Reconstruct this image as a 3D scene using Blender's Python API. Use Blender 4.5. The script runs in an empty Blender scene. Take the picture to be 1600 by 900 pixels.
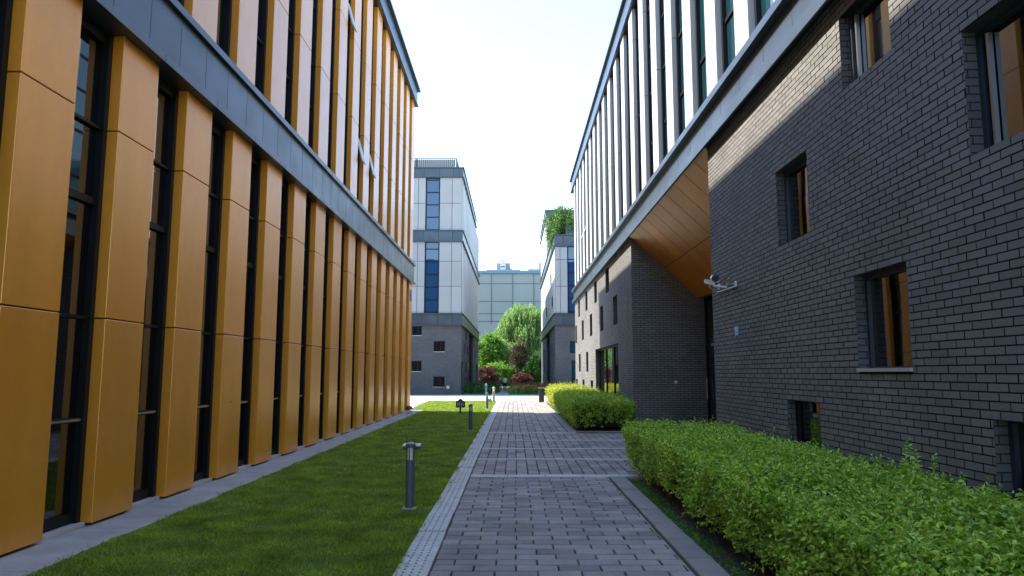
import bpy, bmesh, math, random
import numpy as np
from mathutils import Vector, Matrix, Euler

random.seed(11)
rng = np.random.default_rng(11)
R = math.radians
EYE = 1.65
scene = bpy.context.scene
COL = scene.collection

# ------------------------------------------------------------------ materials
def new_mat(name):
    m = bpy.data.materials.new(name)
    m.use_nodes = True
    nt = m.node_tree
    for n in list(nt.nodes):
        nt.nodes.remove(n)
    out = nt.nodes.new('ShaderNodeOutputMaterial')
    return m, nt, out

def N(nt, typ, **kw):
    n = nt.nodes.new(typ)
    for k, v in kw.items():
        setattr(n, k, v)
    return n

def rgba(c):
    return (c[0], c[1], c[2], 1.0)

def math_node(nt, op, a, b):
    n = N(nt, 'ShaderNodeMath', operation=op)
    for i, s in enumerate((a, b)):
        if hasattr(s, 'links'):
            nt.links.new(s, n.inputs[i])
        else:
            n.inputs[i].default_value = s
    return n.outputs[0]

def varied(nt, color, noise=0.15, scale=3.0, island=0.0, hue=0.0, fine=0.0, fine_scale=60.0, stretch=None):
    """colour socket: the base colour varied by noise and by a random value for every separate piece"""
    geo = N(nt, 'ShaderNodeNewGeometry')
    pos = geo.outputs['Position']
    if stretch:
        mp = N(nt, 'ShaderNodeMapping')
        mp.inputs['Scale'].default_value = stretch
        nt.links.new(pos, mp.inputs['Vector'])
        pos = mp.outputs['Vector']
    tex = N(nt, 'ShaderNodeTexNoise')
    tex.inputs['Scale'].default_value = scale
    tex.inputs['Detail'].default_value = 6
    nt.links.new(pos, tex.inputs['Vector'])
    v = math_node(nt, 'MULTIPLY', math_node(nt, 'SUBTRACT', tex.outputs['Fac'], 0.5), 2.6 * noise)
    v = math_node(nt, 'ADD', v, 1.0)
    rnd = geo.outputs['Random Per Island']
    if island:
        v = math_node(nt, 'MULTIPLY', v, math_node(nt, 'ADD', math_node(nt, 'MULTIPLY', math_node(nt, 'SUBTRACT', rnd, 0.5), 2 * island), 1.0))
    if fine:
        t2 = N(nt, 'ShaderNodeTexNoise')
        t2.inputs['Scale'].default_value = fine_scale
        t2.inputs['Detail'].default_value = 3
        nt.links.new(geo.outputs['Position'], t2.inputs['Vector'])
        v = math_node(nt, 'MULTIPLY', v, math_node(nt, 'ADD', math_node(nt, 'MULTIPLY', math_node(nt, 'SUBTRACT', t2.outputs['Fac'], 0.5), 2.6 * fine), 1.0))
    hs = N(nt, 'ShaderNodeHueSaturation')
    hs.inputs['Color'].default_value = rgba(color)
    nt.links.new(v, hs.inputs['Value'])
    if hue:
        r2 = math_node(nt, 'FRACT', math_node(nt, 'MULTIPLY', rnd, 37.7), 0.0)
        nt.links.new(math_node(nt, 'ADD', math_node(nt, 'MULTIPLY', math_node(nt, 'SUBTRACT', r2, 0.5), 2 * hue), 0.5), hs.inputs['Hue'])
    return hs.outputs['Color']

def mat(name, color, rough=0.5, metal=0.0, spec=0.5, noise=0.12, scale=3.0, island=0.0, hue=0.0, fine=0.0,
        fine_scale=60.0, bump=0.0, bump_scale=40.0, coat=0.0, stretch=None, rough_noise=0.0):
    m, nt, out = new_mat(name)
    b = N(nt, 'ShaderNodeBsdfPrincipled')
    nt.links.new(varied(nt, color, noise, scale, island, hue, fine, fine_scale, stretch), b.inputs['Base Color'])
    b.inputs['Roughness'].default_value = rough
    b.inputs['Metallic'].default_value = metal
    b.inputs['Specular IOR Level'].default_value = spec
    b.inputs['Coat Weight'].default_value = coat
    geo = N(nt, 'ShaderNodeNewGeometry')
    if rough_noise:
        t = N(nt, 'ShaderNodeTexNoise')
        t.inputs['Scale'].default_value = 2.2
        t.inputs['Detail'].default_value = 5
        nt.links.new(geo.outputs['Position'], t.inputs['Vector'])
        nt.links.new(math_node(nt, 'ADD', rough - rough_noise * 0.5, math_node(nt, 'MULTIPLY', t.outputs['Fac'], rough_noise)), b.inputs['Roughness'])
    if bump:
        t = N(nt, 'ShaderNodeTexNoise')
        t.inputs['Scale'].default_value = bump_scale
        t.inputs['Detail'].default_value = 4
        nt.links.new(geo.outputs['Position'], t.inputs['Vector'])
        bp = N(nt, 'ShaderNodeBump')
        bp.inputs['Strength'].default_value = bump
        bp.inputs['Distance'].default_value = 0.01
        nt.links.new(t.outputs['Fac'], bp.inputs['Height'])
        nt.links.new(bp.outputs['Normal'], b.inputs['Normal'])
    nt.links.new(b.outputs[0], out.inputs['Surface'])
    return m

def mat_leaf(name, c1, c2, trans=0.35, rough=0.5, clump=0.0, clump_scale=1.0, spec=0.4):
    m, nt, out = new_mat(name)
    geo = N(nt, 'ShaderNodeNewGeometry')
    mix = N(nt, 'ShaderNodeMix', data_type='RGBA')
    mix.inputs['A'].default_value = rgba(c1)
    mix.inputs['B'].default_value = rgba(c2)
    nt.links.new(geo.outputs['Random Per Island'], mix.inputs['Factor'])
    colr = mix.outputs['Result']
    if clump:
        t = N(nt, 'ShaderNodeTexNoise')
        t.inputs['Scale'].default_value = clump_scale
        t.inputs['Detail'].default_value = 4
        nt.links.new(geo.outputs['Position'], t.inputs['Vector'])
        hs = N(nt, 'ShaderNodeHueSaturation')
        nt.links.new(colr, hs.inputs['Color'])
        nt.links.new(math_node(nt, 'ADD', 1.0 - clump * 1.3, math_node(nt, 'MULTIPLY', t.outputs['Fac'], 2.6 * clump)), hs.inputs['Value'])
        colr = hs.outputs['Color']
    b = N(nt, 'ShaderNodeBsdfPrincipled')
    nt.links.new(colr, b.inputs['Base Color'])
    b.inputs['Roughness'].default_value = rough
    b.inputs['Specular IOR Level'].default_value = spec
    tr = N(nt, 'ShaderNodeBsdfTranslucent')
    hs2 = N(nt, 'ShaderNodeHueSaturation')
    hs2.inputs['Value'].default_value = 1.5
    hs2.inputs['Saturation'].default_value = 1.1
    nt.links.new(colr, hs2.inputs['Color'])
    nt.links.new(hs2.outputs[0], tr.inputs['Color'])
    ms = N(nt, 'ShaderNodeMixShader')
    ms.inputs[0].default_value = trans
    nt.links.new(b.outputs[0], ms.inputs[1])
    nt.links.new(tr.outputs[0], ms.inputs[2])
    nt.links.new(ms.outputs[0], out.inputs['Surface'])
    return m

def mat_brick_texture(name, c1, c2, mortar, course=0.0665, length=0.226):
    m, nt, out = new_mat(name)
    geo = N(nt, 'ShaderNodeNewGeometry')
    sep = N(nt, 'ShaderNodeSeparateXYZ')
    nt.links.new(geo.outputs['Position'], sep.inputs[0])
    cmb = N(nt, 'ShaderNodeCombineXYZ')
    nt.links.new(math_node(nt, 'ADD', sep.outputs['X'], sep.outputs['Y']), cmb.inputs['X'])
    nt.links.new(sep.outputs['Z'], cmb.inputs['Y'])
    br = N(nt, 'ShaderNodeTexBrick')
    br.inputs['Color1'].default_value = rgba(c1)
    br.inputs['Color2'].default_value = rgba(c2)
    br.inputs['Mortar'].default_value = rgba(mortar)
    br.inputs['Scale'].default_value = 1.0
    br.inputs['Mortar Size'].default_value = 0.006
    br.inputs['Mortar Smooth'].default_value = 0.2
    br.inputs['Brick Width'].default_value = length
    br.inputs['Row Height'].default_value = course
    nt.links.new(cmb.outputs[0], br.inputs['Vector'])
    t = N(nt, 'ShaderNodeTexNoise')
    t.inputs['Scale'].default_value = 0.7
    t.inputs['Detail'].default_value = 8
    nt.links.new(geo.outputs['Position'], t.inputs['Vector'])
    hs = N(nt, 'ShaderNodeHueSaturation')
    nt.links.new(br.outputs['Color'], hs.inputs['Color'])
    nt.links.new(math_node(nt, 'ADD', 0.65, math_node(nt, 'MULTIPLY', t.outputs['Fac'], 0.7)), hs.inputs['Value'])
    b = N(nt, 'ShaderNodeBsdfPrincipled')
    nt.links.new(hs.outputs[0], b.inputs['Base Color'])
    b.inputs['Roughness'].default_value = 0.75
    bp = N(nt, 'ShaderNodeBump')
    bp.invert = True
    bp.inputs['Strength'].default_value = 0.7
    bp.inputs['Distance'].default_value = 0.01
    nt.links.new(br.outputs['Fac'], bp.inputs['Height'])
    nt.links.new(bp.outputs['Normal'], b.inputs['Normal'])
    nt.links.new(b.outputs[0], out.inputs['Surface'])
    return m

def mat_glass(name, color, rough=0.015, wave=0.25, ior=1.7):
    m, nt, out = new_mat(name)
    b = N(nt, 'ShaderNodeBsdfPrincipled')
    b.inputs['Base Color'].default_value = rgba(color)
    b.inputs['Roughness'].default_value = rough
    b.inputs['IOR'].default_value = ior
    b.inputs['Specular IOR Level'].default_value = 0.5
    geo = N(nt, 'ShaderNodeNewGeometry')
    t = N(nt, 'ShaderNodeTexNoise')
    t.inputs['Scale'].default_value = 0.9
    t.inputs['Detail'].default_value = 1
    nt.links.new(geo.outputs['Position'], t.inputs['Vector'])
    bp = N(nt, 'ShaderNodeBump')
    bp.inputs['Strength'].default_value = wave
    bp.inputs['Distance'].default_value = 0.02
    nt.links.new(t.outputs['Fac'], bp.inputs['Height'])
    nt.links.new(bp.outputs['Normal'], b.inputs['Normal'])
    nt.links.new(b.outputs[0], out.inputs['Surface'])
    return m

M = {}
M['orange'] = mat('orange_metal_panel', (0.78, 0.305, 0.022), rough=0.30, metal=0.15, spec=0.95, noise=0.13, scale=1.0, island=0.09, fine=0.05, fine_scale=7, stretch=(2.5, 2.5, 0.35), bump=0.03, bump_scale=1.3, rough_noise=0.10)
M['soffit'] = mat('bronze_soffit_panel', (0.74, 0.275, 0.020), rough=0.40, metal=0.15, noise=0.2, scale=1.1, island=0.12)
M['zinc'] = mat('blue_grey_zinc', (0.062, 0.078, 0.092), rough=0.36, metal=0.4, noise=0.32, scale=1.2, island=0.10, rough_noise=0.2, bump=0.03, bump_scale=1.5)
M['zinc_dark'] = mat('dark_zinc_edge', (0.055, 0.065, 0.075), rough=0.45, metal=0.4, noise=0.15)
M['black_frame'] = mat('black_window_frame', (0.007, 0.008, 0.010), rough=0.5, spec=0.25, noise=0.1)
M['steel_blue_frame'] = mat('blue_grey_window_frame', (0.025, 0.038, 0.055), rough=0.4, noise=0.1)
M['void'] = mat('dark_backing', (0.008, 0.008, 0.009), rough=0.9, noise=0.1)
M['white_panel'] = mat('white_facade_panel', (0.50, 0.495, 0.475), rough=0.45, noise=0.06, scale=0.9, island=0.03)
M['grey_panel'] = mat('pale_grey_facade_panel', (0.30, 0.305, 0.292), rough=0.4, noise=0.08, scale=0.7, island=0.05)
M['brick'] = mat('charcoal_brick', (0.165, 0.163, 0.155), rough=0.75, noise=0.25, scale=0.7, island=0.13, hue=0.012, fine=0.22, fine_scale=90, bump=0.25, bump_scale=120)
M['mortar'] = mat('dark_mortar', (0.013, 0.013, 0.014), rough=0.95, noise=0.25)
M['brick_texture'] = mat_brick_texture('charcoal_brick_courses', (0.098, 0.099, 0.102), (0.074, 0.075, 0.078), (0.012, 0.012, 0.013))
M['glass'] = mat_glass('dark_window_glass', (0.003, 0.004, 0.005), wave=0.12, ior=2.1)
M['glass_blue'] = mat_glass('blue_sky_reflection_glass', (0.012, 0.05, 0.11), wave=0.2, ior=1.8)  # blue of the reflected sky put into the glass colour
M['glass_teal'] = mat_glass('teal_sky_reflection_glass', (0.008, 0.040, 0.055), wave=0.2, ior=1.9)  # reflected sky put into the teal base colour of the glass
M['paver'] = mat('grey_concrete_paver', (0.240, 0.222, 0.202), rough=0.85, noise=0.42, scale=1.7, island=0.26, hue=0.015, fine=0.30, fine_scale=70, bump=0.3, bump_scale=150)
M['joint'] = mat('sandy_joint', (0.022, 0.020, 0.017), rough=0.95, noise=0.4, scale=9)
M['pale_stone'] = mat('pale_concrete', (0.46, 0.45, 0.43), rough=0.85, noise=0.22, scale=2.0, island=0.06, fine=0.15, fine_scale=80, bump=0.15, bump_scale=90)
M['apron'] = mat('worn_slab_concrete', (0.31, 0.295, 0.28), rough=0.88, noise=0.30, scale=2.2, island=0.07, fine=0.18, fine_scale=80, bump=0.2, bump_scale=80)
M['kerb'] = mat('worn_kerb_concrete', (0.235, 0.215, 0.19), rough=0.9, noise=0.30, scale=2.5, island=0.08, fine=0.2, fine_scale=80, bump=0.3, bump_scale=70)
M['plaza'] = mat('light_plaza_concrete', (0.50, 0.48, 0.46), rough=0.85, noise=0.15, scale=0.5)
M['soil'] = mat('dark_soil', (0.05, 0.04, 0.03), rough=0.95, noise=0.5, scale=8, fine=0.4, fine_scale=60, bump=0.6, bump_scale=40)
M['turf'] = mat('lawn_turf', (0.05, 0.085, 0.018), rough=0.95, noise=0.35, scale=1.6, fine=0.35, fine_scale=50)
M['far_grass'] = mat('far_lawn', (0.07, 0.13, 0.03), rough=0.95, noise=0.3, scale=1.5, fine=0.3, fine_scale=40)
M['ground'] = mat('city_ground', (0.30, 0.29, 0.27), rough=0.95, noise=0.25, scale=0.3)
M['grass'] = mat_leaf('grass_blade', (0.10, 0.21, 0.018), (0.36, 0.42, 0.065), trans=0.34, rough=0.55, clump=0.75, clump_scale=2.2)  # clump patches: dry yellow grass and the lawn's mottled light, both in colour
M['hedge_leaf'] = mat_leaf('privet_leaf', (0.10, 0.24, 0.012), (0.60, 0.76, 0.12), trans=0.28, rough=0.32, clump=0.15, clump_scale=1.5)
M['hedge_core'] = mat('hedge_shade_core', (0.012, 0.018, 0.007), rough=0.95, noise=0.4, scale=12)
M['twig'] = mat('brown_twig', (0.07, 0.05, 0.032), rough=0.9, noise=0.3, scale=15)
M['yellow_leaf'] = mat_leaf('yellow_green_leaf', (0.20, 0.27, 0.03), (0.42, 0.42, 0.06), trans=0.38, rough=0.4)  # yellower leaf for the last stretch of hedge
M['willow_leaf'] = mat_leaf('willow_leaf', (0.16, 0.28, 0.07), (0.34, 0.48, 0.18), trans=0.45, clump=0.35, clump_scale=0.6)
M['tree_leaf'] = mat_leaf('broadleaf', (0.08, 0.19, 0.03), (0.20, 0.36, 0.07), trans=0.42, clump=0.35, clump_scale=0.7)
M['dark_leaf'] = mat_leaf('dark_bronze_leaf', (0.035, 0.025, 0.018), (0.095, 0.062, 0.038), trans=0.25)
M['red_leaf'] = mat_leaf('purple_plum_leaf', (0.06, 0.018, 0.022), (0.14, 0.038, 0.045), trans=0.3)
M['dark_green'] = mat_leaf('dark_green_leaf', (0.035, 0.10, 0.02), (0.09, 0.20, 0.045), trans=0.35)
M['red_flower'] = mat_leaf('red_rose_petal', (0.40, 0.03, 0.04), (0.65, 0.10, 0.12), trans=0.2)
M['vine_leaf'] = mat_leaf('vine_leaf', (0.035, 0.095, 0.015), (0.10, 0.19, 0.035), trans=0.3, clump=0.4, clump_scale=0.9)
M['bark'] = mat('bark', (0.09, 0.07, 0.05), rough=0.95, noise=0.4, scale=6)
M['bollard'] = mat('slate_blue_grey_paint', (0.075, 0.095, 0.115), rough=0.42, noise=0.12, scale=9, fine=0.1)
M['cap'] = mat('pale_grey_cap', (0.22, 0.27, 0.29), rough=0.45, noise=0.2, scale=20)  # paler than the bollard paint, for cap tops and pale posts
M['lamp_glass'] = mat('frosted_cream_lamp_glass', (0.72, 0.64, 0.42), rough=0.3, noise=0.05)
M['white_paint'] = mat('white_paint', (0.75, 0.75, 0.73), rough=0.4, noise=0.05)
M['black_paint'] = mat('black_paint', (0.02, 0.02, 0.021), rough=0.45, noise=0.15)
M['bin'] = mat('dark_brown_bin', (0.035, 0.03, 0.028), rough=0.5, noise=0.2)
M['hall'] = mat('pale_grey_render', (0.30, 0.30, 0.285), rough=0.85, noise=0.10, scale=0.25, stretch=(1, 1, 0.25))
M['hall_joint'] = mat('grey_render_joint', (0.15, 0.16, 0.155), rough=0.9, noise=0.1)
M['blue_trim'] = mat('faded_blue_trim', (0.12, 0.24, 0.36), rough=0.6, noise=0.1)
M['tower'] = mat('white_tower_wall', (0.22, 0.25, 0.29), rough=0.8, noise=0.05)
M['skin'] = mat('skin', (0.45, 0.27, 0.19), rough=0.55, noise=0.05)
M['shirt'] = mat('pale_beige_shirt', (0.75, 0.73, 0.60), rough=0.85, noise=0.12, scale=8)
M['trousers'] = mat('black_trousers', (0.018, 0.018, 0.022), rough=0.85, noise=0.1)
M['hair'] = mat('black_hair', (0.012, 0.011, 0.010), rough=0.6, noise=0.1)
M['rock'] = mat('pale_rock', (0.45, 0.42, 0.38), rough=0.9, noise=0.3, scale=6, bump=0.5, bump_scale=12)
M['blue_sign'] = mat('light_blue_sign', (0.10, 0.33, 0.62), rough=0.4, noise=0.05)
M['rust'] = mat('red_brown_lamp_paint', (0.16, 0.045, 0.035), rough=0.5, noise=0.2, scale=20)
M['chrome'] = mat('brushed_steel', (0.55, 0.55, 0.54), rough=0.3, metal=0.9, noise=0.08)

# ------------------------------------------------------------------ helpers
def tag(o, label=None, cat=None, group=None, kind=None):
    if label: o['label'] = label
    if cat: o['category'] = cat
    if group: o['group'] = group
    if kind: o['kind'] = kind
    return o

def thing(name, label, cat, loc=(0, 0, 0), rz=0.0, group=None):
    o = bpy.data.objects.new(name, None)
    o.empty_display_size = 0.3
    COL.objects.link(o)
    o.location = loc
    o.rotation_euler = (0, 0, rz)
    return tag(o, label, cat, group)

def origin_of(o):
    v = Vector((0, 0, 0))
    while o is not None:
        v += o.location
        o = o.parent
    return v

class MB:
    def __init__(self):
        self.v = []; self.f = []; self.mi = []
    def face(self, pts, mi=0):
        n = len(self.v)
        self.v += [tuple(p) for p in pts]
        self.f.append(tuple(range(n, n + len(pts))))
        self.mi.append(mi)
    def box(self, x0, x1, y0, y1, z0, z1, mi=0):
        n = len(self.v)
        self.v += [(x0, y0, z0), (x1, y0, z0), (x1, y1, z0), (x0, y1, z0), (x0, y0, z1), (x1, y0, z1), (x1, y1, z1), (x0, y1, z1)]
        for q in ((0, 3, 2, 1), (4, 5, 6, 7), (0, 1, 5, 4), (1, 2, 6, 5), (2, 3, 7, 6), (3, 0, 4, 7)):
            self.f.append(tuple(n + i for i in q)); self.mi.append(mi)
        return self
    def chamfer_top(self, x0, x1, y0, y1, z0, z1, c, tilt=(0, 0), mi=0):
        n = len(self.v)
        cx, cy = (x0 + x1) / 2, (y0 + y1) / 2
        self.v += [(x0, y0, z0), (x1, y0, z0), (x1, y1, z0), (x0, y1, z0)]
        for (x, y, z) in ((x0, y0, z1 - c), (x1, y0, z1 - c), (x1, y1, z1 - c), (x0, y1, z1 - c),
                          (x0 + c, y0 + c, z1), (x1 - c, y0 + c, z1), (x1 - c, y1 - c, z1), (x0 + c, y1 - c, z1)):
            self.v.append((x, y, z + (x - cx) * tilt[0] + (y - cy) * tilt[1]))
        for q in ((0, 1, 5, 4), (1, 2, 6, 5), (2, 3, 7, 6), (3, 0, 4, 7), (4, 5, 9, 8), (5, 6, 10, 9), (6, 7, 11, 10), (7, 4, 8, 11), (8, 9, 10, 11)):
            self.f.append(tuple(n + i for i in q)); self.mi.append(mi)
    def lathe(self, prof, cx=0, cy=0, seg=24, mi=0, z0=0.0):
        n = len(self.v)
        for (r, z) in prof:
            for i in range(seg):
                a = 2 * math.pi * i / seg
                self.v.append((cx + r * math.cos(a), cy + r * math.sin(a), z0 + z))
        for j in range(len(prof) - 1):
            for i in range(seg):
                a, b = n + j * seg + i, n + j * seg + (i + 1) % seg
                self.f.append((a, b, b + seg, a + seg)); self.mi.append(mi)
        self.f.append(tuple(n + i for i in reversed(range(seg)))); self.mi.append(mi)
        self.f.append(tuple(n + (len(prof) - 1) * seg + i for i in range(seg))); self.mi.append(mi)
    def tube(self, p, q, r0, r1=None, seg=8, mi=0):
        r1 = r0 if r1 is None else r1
        p, q = Vector(p), Vector(q)
        d = (q - p).normalized()
        a = d.orthogonal().normalized(); b = d.cross(a)
        n = len(self.v)
        for c, r in ((p, r0), (q, r1)):
            for i in range(seg):
                t = 2 * math.pi * i / seg
                self.v.append(tuple(c + a * (r * math.cos(t)) + b * (r * math.sin(t))))
        for i in range(seg):
            j = (i + 1) % seg
            self.f.append((n + i, n + j, n + seg + j, n + seg + i)); self.mi.append(mi)
        self.f.append(tuple(n + i for i in reversed(range(seg)))); self.mi.append(mi)
        self.f.append(tuple(n + seg + i for i in range(seg))); self.mi.append(mi)
    def extrude_xz(self, outline, y0, y1, mi=0):
        n = len(self.v); k = len(outline)
        self.v += [(x, y0, z) for x, z in outline] + [(x, y1, z) for x, z in outline]
        self.f.append(tuple(range(n, n + k))); self.mi.append(mi)
        self.f.append(tuple(n + k + i for i in reversed(range(k)))); self.mi.append(mi)
        for i in range(k):
            j = (i + 1) % k
            self.f.append((n + i, n + k + i, n + k + j, n + j)); self.mi.append(mi)
    def build(self, name, m, parent=None, bevel=0.0, smooth=False, local=False):
        me = bpy.data.meshes.new(name)
        off = Vector((0, 0, 0)) if (parent is None or local) else origin_of(parent)
        me.from_pydata([(a - off.x, b - off.y, c - off.z) for a, b, c in self.v], [], self.f)
        ms = m if isinstance(m, (list, tuple)) else [m]
        for x in ms: me.materials.append(x)
        if len(ms) > 1:
            me.polygons.foreach_set('material_index', self.mi)
        if smooth:
            me.polygons.foreach_set('use_smooth', [True] * len(me.polygons))
        me.validate(); me.update()
        o = bpy.data.objects.new(name, me)
        COL.objects.link(o)
        if parent is not None: o.parent = parent
        if bevel:
            b = o.modifiers.new('edge', 'BEVEL'); b.width = bevel; b.segments = 2; b.limit_method = 'ANGLE'
        return o

def copy_tree(o, dx=0.0, dy=0.0, dz=0.0, parent=None, first=True):
    c = o.copy(); COL.objects.link(c)
    if parent is not None: c.parent = parent
    if first:
        c.location = (o.location.x + dx, o.location.y + dy, o.location.z + dz)
    for ch in list(o.children):
        copy_tree(ch, parent=c, first=False)
    return c

def sheet(name, outline, z, m, kind='structure'):
    b = MB(); b.face([(x, y, z) for x, y in outline])
    return tag(b.build(name, m), kind=kind)

def leaves(name, P, A, L, W, m, parent=None, droop=0.25):
    """many small folded leaves: base points P, axis directions A"""
    P = np.asarray(P, float); A = np.asarray(A, float); n = len(P)
    A = A / np.maximum(np.linalg.norm(A, axis=1, keepdims=True), 1e-6)
    rnd = rng.normal(size=(n, 3))
    B = np.cross(A, rnd); B /= np.maximum(np.linalg.norm(B, axis=1, keepdims=True), 1e-6)
    C = np.cross(A, B)
    C *= np.sign(C[:, 2:3] + 1e-9)
    L = np.broadcast_to(np.asarray(L, float), (n,))[:, None]; W = np.broadcast_to(np.asarray(W, float), (n,))[:, None]
    V = np.empty((n, 4, 3))
    V[:, 0] = P
    V[:, 1] = P + 0.48 * L * A + 0.5 * W * B + 0.18 * W * C
    V[:, 2] = P + L * A - droop * L * C
    V[:, 3] = P + 0.48 * L * A - 0.5 * W * B + 0.18 * W * C
    if parent is not None: V -= np.array(origin_of(parent))
    idx = np.arange(n)[:, None] * 4
    F = np.concatenate([idx + np.array([0, 1, 2]), idx + np.array([0, 2, 3])], axis=1).reshape(-1)
    return raw_mesh(name, V.reshape(-1, 3), F, 3, m, parent)

def raw_mesh(name, V, F, k, m, parent=None):
    me = bpy.data.meshes.new(name)
    nf = len(F) // k
    me.vertices.add(len(V)); me.vertices.foreach_set('co', np.ascontiguousarray(V, dtype=np.float32).ravel())
    me.loops.add(len(F)); me.loops.foreach_set('vertex_index', np.ascontiguousarray(F, dtype=np.int32))
    me.polygons.add(nf)
    me.polygons.foreach_set('loop_start', np.arange(0, nf * k, k, dtype=np.int32))
    me.update(calc_edges=True)
    me.materials.append(m)
    o = bpy.data.objects.new(name, me); COL.objects.link(o)
    if parent is not None: o.parent = parent
    return o

# ------------------------------------------------------------------ walls with openings
def wall(name, parent, axis, sign, c, u0, u1, z0, z1, holes=(), depth=0.18, bricks=True, course=0.0665, length=0.226):
    """masonry face: bricks laid course by course round the openings; 'holes' = (ua, ub, za, zb)"""
    b = MB()
    inn = -sign
    def P(u, z, d):
        return (c + inn * d, u, z) if axis == 'x' else (u, c + inn * d, z)
    us = sorted({u0, u1, *[x for h in holes for x in h[:2]]})
    zs = sorted({z0, z1, *[x for h in holes for x in h[2:]]})
    us = [u for u in us if u0 <= u <= u1]; zs = [z for z in zs if z0 <= z <= z1]
    back = 0.008 if bricks else 0.0
    def quad(pts, mi, want):
        p = [Vector(q) for q in pts]
        n = (p[1] - p[0]).cross(p[2] - p[1])
        b.face(pts if n.dot(Vector(want)) > 0 else pts[::-1], mi)
    out = (sign, 0, 0) if axis == 'x' else (0, sign, 0)
    for i in range(len(us) - 1):
        for j in range(len(zs) - 1):
            um, zm = (us[i] + us[i + 1]) / 2, (zs[j] + zs[j + 1]) / 2
            if any(h[0] < um < h[1] and h[2] < zm < h[3] for h in holes): continue
            quad([P(us[i], zs[j], back), P(us[i + 1], zs[j], back), P(us[i + 1], zs[j + 1], back), P(us[i], zs[j + 1], back)], 0 if bricks else 2, out)
    for (ua, ub, za, zb) in holes:
        along = (0, 1, 0) if axis == 'x' else (1, 0, 0)
        neg = tuple(-a for a in along)
        quad([P(ua, za, 0), P(ua, zb, 0), P(ua, zb, depth), P(ua, za, depth)], 2, along)
        quad([P(ub, za, 0), P(ub, zb, 0), P(ub, zb, depth), P(ub, za, depth)], 2, neg)
        quad([P(ua, za, 0), P(ub, za, 0), P(ub, za, depth), P(ua, za, depth)], 2, (0, 0, 1))
        quad([P(ua, zb, 0), P(ub, zb, 0), P(ub, zb, depth), P(ua, zb, depth)], 2, (0, 0, -1))
    if bricks:
        g = 0.0055
        k = 0; z = z0
        while z < z1 - 0.01:
            zt = min(z + course, z1)
            off = (length / 2 if k % 2 else 0.0) + random.uniform(-0.008, 0.008)
            zc = (z + zt) / 2
            cuts = sorted((h[0], h[1]) for h in holes if h[2] + 0.006 < zc < h[3] - 0.006)
            spans = []; s = u0
            for a, e in cuts:
                if a > s: spans.append((s, a))
                s = max(s, e)
            if s < u1: spans.append((s, u1))
            i = math.floor((u0 - off) / length)
            u = off + i * length
            while u < u1:
                ua, ub = u, u + length
                for sa, sb in spans:
                    a, e = max(ua, sa), min(ub, sb)
                    if e - a > 0.02:
                        a1 = a + (g if a > sa + 1e-6 else 0.001); e1 = e - (g if e < sb - 1e-6 else 0.001)
                        d = random.uniform(-0.0018, 0.0018)
                        zz0, zz1 = z + g, zt - g
                        q = [P(a1, zz0, d), P(e1, zz0, d), P(e1, zz1, d), P(a1, zz1, d)]
                        r = [P(a1, zz0, 0.008), P(e1, zz0, 0.008), P(e1, zz1, 0.008), P(a1, zz1, 0.008)]
                        n = len(b.v); b.v += q + r
                        fl = (axis == 'x') == (sign < 0)
                        for t in ((0, 1, 2, 3), (4, 5, 1, 0), (5, 6, 2, 1), (6, 7, 3, 2), (7, 4, 0, 3)):
                            b.f.append(tuple(n + x for x in (t if not fl else t[::-1]))); b.mi.append(1 if t[0] == 0 else 0)
                u += length
            z += course; k += 1
    return b.build(name, [M['mortar'], M['brick'], M['brick_texture']], parent)

def wall_window(parent, axis, sign, c, ua, ub, za, zb, depth, frame_m, glass_m, mull=(), trans=(), sill=None, fw=0.05, name='window'):
    """a window set back in an opening: frame with its pane (and sill) as children"""
    inn = -sign
    def bx(b, u0, u1, z0, z1, d0, d1):
        a, e = sorted((c + inn * d0, c + inn * d1))
        if axis == 'x': b.box(a, e, u0, u1, z0, z1)
        else: b.box(u0, u1, a, e, z0, z1)
    b = MB()
    d0, d1 = depth - 0.045, depth + 0.03
    bx(b, ua + 0.002, ua + fw, za + 0.002, zb - 0.002, d0, d1); bx(b, ub - fw, ub - 0.002, za + 0.002, zb - 0.002, d0, d1)
    bx(b, ua + fw, ub - fw, za + 0.002, za + fw, d0, d1); bx(b, ua + fw, ub - fw, zb - fw, zb - 0.002, d0, d1)
    for u in mull: bx(b, u - 0.02, u + 0.02, za + fw, zb - fw, d0 + 0.004, d1)
    for z in trans: bx(b, ua + fw, ub - fw, z - 0.02, z + 0.02, d0 + 0.006, d1)
    fr = b.build(name, frame_m, parent)
    g = MB(); bx(g, ua + fw - 0.01, ub - fw + 0.01, za + fw - 0.01, zb - fw + 0.01, depth - 0.006, depth + 0.012)
    g.build('pane', glass_m, fr)
    if sill:
        s = MB(); bx(s, ua + 0.003, ub - 0.003, za + 0.001, za + 0.035, -0.025, depth - 0.047)
        s.build('sill', sill, fr)
    return fr

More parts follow.
